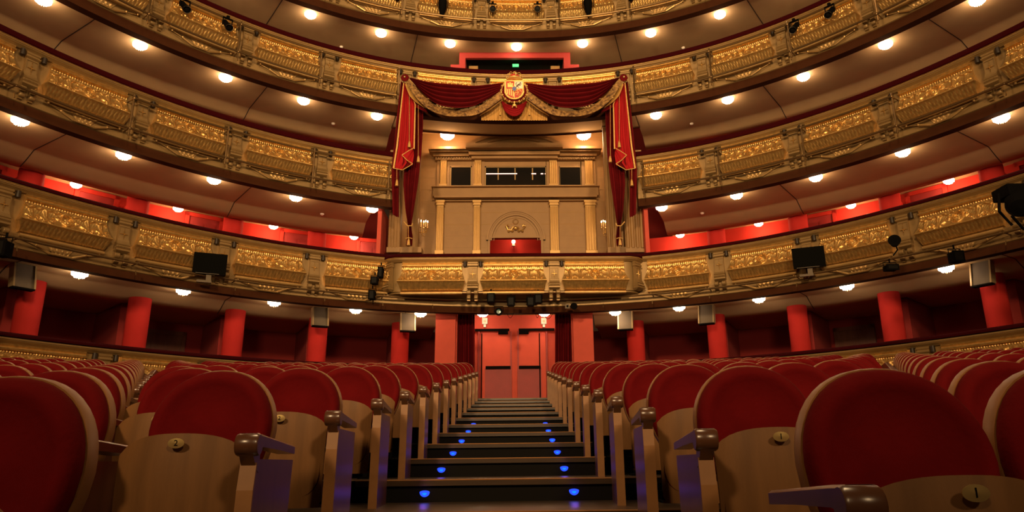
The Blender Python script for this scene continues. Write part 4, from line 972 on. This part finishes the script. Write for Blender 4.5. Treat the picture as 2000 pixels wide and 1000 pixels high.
# ---------------------------------------------------------------- theatre chair
def chair_meshes():
    import copy
    H = {}
    tilt = .17
    def outline(k, w=.217, ht=.225, hb=.31, zc=.635, n=44):
        P = []
        for q in np.linspace(0, 2*PI, n, endpoint=False):
            c, s_ = math.cos(q), math.sin(q)
            if s_ >= 0: x, z = w*k*np.sign(c)*abs(c)**.92, ht*k*abs(s_)**.97
            else: x, z = w*k*c*(1-.30*abs(s_)**1.6), -hb*k*abs(s_)**.9
            P.append((x, z))
        return P, zc
    def layer(k, y):
        P, zc = outline(k); out = []
        for x, z in P:
            # backrest plane leans backwards, slightly curved around the sitter
            out.append((x, y-.12+(zc+z-.30)*tilt-1.0*x*x*.35, zc+z))
        return out
    m = MB(); L = [layer(.965, 0), layer(.985, -.010), layer(.975, -.030), layer(.93, -.050), layer(.86, -.062), layer(.80, -.061), layer(.74, -.054), layer(.66, -.046), layer(.45, -.036), layer(.22, -.031), layer(.05, -.030)]
    m.grid(L, close_v=True); n = len(L[0]); m.f.append(tuple(range(n))); m.f.append(tuple(len(m.v)-n+i for i in range(n))); H['backrest'] = m.mesh('backrest', VELV, angle=80)
    m = MB(); L = [layer(.965, -.004), layer(1.0, -.006), layer(1.012, .004), layer(1.015, .036), layer(1.0, .046), layer(.5, .05), layer(.05, .05)]
    m.grid(L, close_v=True); n = len(L[0]); m.f.append(tuple(len(m.v)-n+i for i in range(n))); H['shell'] = m.mesh('back_shell', WOODL, angle=50)
    # flipped-up seat: curved veneer board facing the stage
    m = MB(); P = []; Q = []
    for i in range(15):
        v = i/14; row = []; rq = []
        for j in range(17):
            u = -1+j/8
            w = .205-.012*(1-v); zt = .615-.045*abs(u)**2.6-.02*abs(u)**8; zb = .185
            z = zb+(zt-zb)*v; y = -.395+.05*u*u+.10*(.5-v)**2+.03*(1-v)
            row.append((u*w, y, z)); rq.append((u*w*.985, y+.028, z-.004*(v > .9)))
        P.append(row); Q.append(rq)
    m.grid(P); m.grid(Q, flip=True)
    for e in (0, -1): m.grid([[r[e] for r in P], [r[e] for r in Q]]); m.grid([P[e], Q[e]])
    H['pan'] = m.mesh('seat_board', WOOD, angle=35)
    m = MB(); L = []
    for k, d in ((.93, .028), (.96, .05), (.93, .085), (.80, .10), (.4, .105), (.05, .106)):
        L.append([(.2*k*np.sign(math.cos(q))*abs(math.cos(q))**.6, -.395+d+.03, .40+.19*k*np.sign(math.sin(q))*abs(math.sin(q))**.6) for q in np.linspace(0, 2*PI, 28, endpoint=False)])
    m.grid(L, close_v=True); H['cushion'] = m.mesh('seat_cushion', VELV, angle=80)
    m = MB(); m.lathe([(0, 0), (.026, 0), (.026, .002), (.0, .003)], (0, 0, 0), (0, -1, 0), 20); m.v = [(x, y, z*.62) for x, y, z in m.v]
    H['plate'] = m.mesh('number_plate', BRASS, angle=30)
    # side standard: full board with slanted front edge
    def std(sx):
        m = MB(); poly = [(-.575, .0), (-.12, .0), (-.10, .30), (-.07, .53), (-.53, .53), (-.548, .44)]
        m.prism([(0, y, z) for y, z in poly], (-.019, 0, 0), (.019, 0, 0)); return m.mesh('side_panel', PANELW, False)
    H['side'] = std(1)
    m = MB(); poly = [(-.582, .0), (-.572, .0), (-.545, .44), (-.53, .52), (-.54, .52), (-.555, .44)]
    m.prism([(0, y, z) for y, z in poly], (-.024, 0, 0), (.024, 0, 0)); H['edge'] = m.mesh('front_edge', WOODL, False)
    m = MB()
    m.lathe([(0, -.034), (.030, -.034), (.034, -.028), (.034, .028), (.030, .034), (0, .034)], (0, -.555, .572), (1, 0, 0), 20)
    P = []
    for y, zt, zb in ((-.56, .606, .56), (-.50, .604, .566), (-.30, .592, .56), (-.10, .580, .55)):
        P.append([(-.030, y, zb), (-.030, y, zt-.006), (-.022, y, zt), (.022, y, zt), (.030, y, zt-.006), (.030, y, zb)])
    m.grid(P, close_v=True); n = len(m.v); m.f.append((n-1, n-2, n-3, n-4, n-5, n-6))
    m.prism([(0, -.575, .545), (0, -.53, .50), (0, -.50, .49), (0, -.50, .56), (0, -.56, .56)], (-.021, 0, 0), (.021, 0, 0))
    H['arm'] = m.mesh('armrest', WOODD, angle=40)
    m = MB(); m.box(-.04, .04, -.34, -.12, 0, .012); m.box(-.2, .2, -.30, -.26, .20, .24); m.tube([(0, -.24, .0), (0, -.24, .22)], .02, 8); H['foot'] = m.mesh('foot_support', BLACK, False)
    return H
CH = chair_meshes()
NUMM = {}
def number_mesh(txt):
    if txt not in NUMM:
        cu = bpy.data.curves.new('number', 'FONT'); cu.body = txt; cu.size = .026; cu.align_x = 'CENTER'; cu.align_y = 'CENTER'; cu.extrude = .0005
        o = bpy.data.objects.new('tmp', cu); COL.objects.link(o); bpy.context.view_layer.update(); me = bpy.data.meshes.new_from_object(o.evaluated_get(bpy.context.evaluated_depsgraph_get())); me.materials.clear(); me.materials.append(BLACK); bpy.data.objects.remove(o); NUMM[txt] = me
    return NUMM[txt]
nchairs = 0
def chair(x, y, z, rz, label, group, pitch, sides, num=None, far=False):
    global nchairs; nchairs += 1
    t = thing('theatre_seat', label, 'theatre seat', (x, y, z), rz, group)
    link('backrest', CH['backrest'], t); link('back_shell', CH['shell'], t); link('seat_board', CH['pan'], t)
    if not far: link('seat_cushion', CH['cushion'], t); link('foot_support', CH['foot'], t)
    if not far or num:
        p = link('number_plate', CH['plate'], t, (0, -.396, .583))
        if num: n = link('number', number_mesh(num), p, (0, -.0035, 0)); n.rotation_euler = (PI/2, 0, 0)
    for s in sides:
        a = link('armrest', CH['arm'], t, (s*pitch/2, 0, 0)); sp = link('side_panel', CH['side'], t, (s*pitch/2, 0, 0)); link('front_edge', CH['edge'], sp)
    return t
def place(x, j, label, group, pitch, sides, num, far=False):
    yc = D0+(j-3)-.02; y = arc_y(x, yc)
    rz = math.atan2((x-AXX), (ARC+yc))*-1.0
    chair(x, y, lvl(j-3), rz*1.0, label, group, pitch, sides, num, far)
AR, AL = .603, -.851
for j in range(14):
    yc = D0+(j-3)-.02; Yb = yc
    row = rown[j]+' row'
    # inner blocks
    for sx, side in ((1, 'right'), (-1, 'left')):
        a0 = AR if sx > 0 else -AL; slope = .505 if sx > 0 else .492
        lim = slope*Yb
        for _ in range(3): lim = slope*(yc-lim*lim/(2*(ARC+yc)))
        n = max(1, int(round((lim-a0)/.555)))
        if sx < 0 and j == 0: n = 0
        pitch = min(.60, max(.53, (lim-a0)/max(n, 1)))
        if j <= 2: pitch = .55
        for i in range(n):
            x = sx*(a0+pitch*(i+.5))
            sides = [-sx] if i < n-1 else [-1, 1]
            num = str((1 if sx > 0 else 2)+2*i)
            place(x, j, 'red folding seat %s of the aisle, %s from front, %s from aisle' % (side, row, rown[i]), 'inner stalls seats, %s of the aisle' % side, pitch, sides, num if j <= 4 else None, j > 9)
        # outer blocks
        x0 = (.505*Yb+.17) if sx > 0 else (.507*Yb+.03+.02)
        if sx < 0 and j == 0: x0 = .945
        for _ in range(4): 
            ya = yc-x0*x0/(2*(ARC+yc)); x0n = (.507*ya+.15) if sx > 0 else (.507*ya+.04)
            if sx < 0 and j == 0: x0n = .945
            x0 = x0n
        i = 0
        while True:
            x = sx*(x0+.53*(i+.5)); ya = arc_y(x, yc)
            # stay inside the parapet and the view
            ry = RY; xr = RA*max(0, 1-((ya+.1-RY)/RB)**2)**.5
            if abs(x)+.35 > xr-.25 or abs(x) > .80*max(ya, 1.2)+.55: break
            sides = [-sx] if not (sx < 0 and j == 0 and i == 0) else []
            num = str((3 if sx > 0 else 4)+2*i)
            place(x, j, 'red folding seat in outer %s block, %s from front, %s from its inner end' % (side, row, rown[i]), 'outer stalls seats, %s side' % side, .53, sides, num if j <= 1 else None, j > 7)
            i += 1
print('CHAIRS', nchairs)
# dark seats of the ground boxes showing over the parapet
def box_chair():
    r = link('box_chair', None)
    m = MB(); P = []
    poly = [(-.2, 0, .45)]+[(.22*math.cos(a), 0, .72+.21*math.sin(a)) for a in np.linspace(PI, 0, 15)]+[(.2, 0, .45)]
    m.prism(poly, (0, -.03, 0), (0, .03, 0)); m.build('backrest', VELVD, r, False)
    m = MB(); m.box(-.22, .22, .05, .48, .38, .46); m.build('seat', VELVD, r, False)
    for a, b in ((-.19, .05), (.19, .05), (-.19, .44), (.19, .44)): MB().tube([(a, b, 0), (a, b, .4)], .018, 6).build('leg', WOODD, r)
    return r
BC = box_chair(); first = True
bcs = []
for pxs, y in (((48, 104, 153), 655), ((475, 512), 699), ((648, 684, 719), 708), ((1284, 1318, 1353), 703), ((1445, 1483, 1522), 692), ((1825, 1872, 1916), 645)):
    for p in pxs: bcs.append(p)
for i, p in enumerate(sorted(bcs)):
    best = min(((abs(aty(p, 650, RING.p(s, .75)[1])[0]-RING.p(s, .75)[0]), s) for s in np.linspace(-12, 12, 2401) if RING.p(s)[1] > 3), key=lambda q: q[0])
    s = best[1]; x, y = RING.p(s, .75)
    o = BC if first else copy_tree(BC); first = False
    o.location = (x, y, 1.55+(.05 if abs(s) > 5 else .03)); o.rotation_euler[2] = RING.rz(s)+PI
    side = 'left' if p < 1000 else 'right'; lst = [q for q in sorted(bcs) if (q < 1000) == (p < 1000)]; lst = lst if side == 'right' else lst[::-1]
    tag(o, 'dark chair back over the ground parapet, %s on the %s from the central doors' % (rown[lst.index(p)], side), 'chair', 'chairs of the ground boxes')
m = MB(); sweep(m, RING, [(.2, 1.55), (4.3, 1.55), (4.3, 1.45), (.2, 1.45)], -SM, -1.9, closed=True); sweep(m, RING, [(.2, 1.55), (4.3, 1.55), (4.3, 1.45), (.2, 1.45)], 1.8, SM, closed=True)
struct(m.build('floor_ground_boxes', REDDK, None, False))

# ---------------------------------------------------------------- lights of the hall
def area(name, loc, to, size, power, col, sy=None, spread=180):
    l = bpy.data.lights.new(name, 'AREA'); l.energy = power; l.color = col; l.size = size
    if sy: l.shape = 'RECTANGLE'; l.size_y = sy
    l.spread = math.radians(spread)
    o = link(name, l, None, loc); d = Vector(to)-Vector(loc); o.rotation_euler = d.to_track_quat('-Z', 'Y').to_euler()
area('hall_chandelier', (0, 6.0, 17.5), (0, 8.5, 0), 3.0, 700, (1, .67, .34))
area('stage_left_wash', (-5, -9, 7.8), (0, 17, 8.5), 1.2, 700, (1, .66, .33), spread=80)
area('stage_right_wash', (5.5, -9, 7.8), (0, 17, 8.5), 1.2, 600, (1, .66, .33), spread=80)
area('stage_low_wash', (0, -13, 3.0), (0, 17, 17), 2.5, 520, (1, .70, .38), spread=62)
w = bpy.data.worlds.new('world'); sc.world = w; w.use_nodes = True
w.node_tree.nodes['Background'].inputs['Color'].default_value = (.10, .045, .02, 1); w.node_tree.nodes['Background'].inputs['Strength'].default_value = .25
sc.view_settings.view_transform = 'Standard'; sc.view_settings.look = 'None'; sc.view_settings.gamma = 1; sc.view_settings.use_curve_mapping = False
sc.view_settings.exposure = 0.0
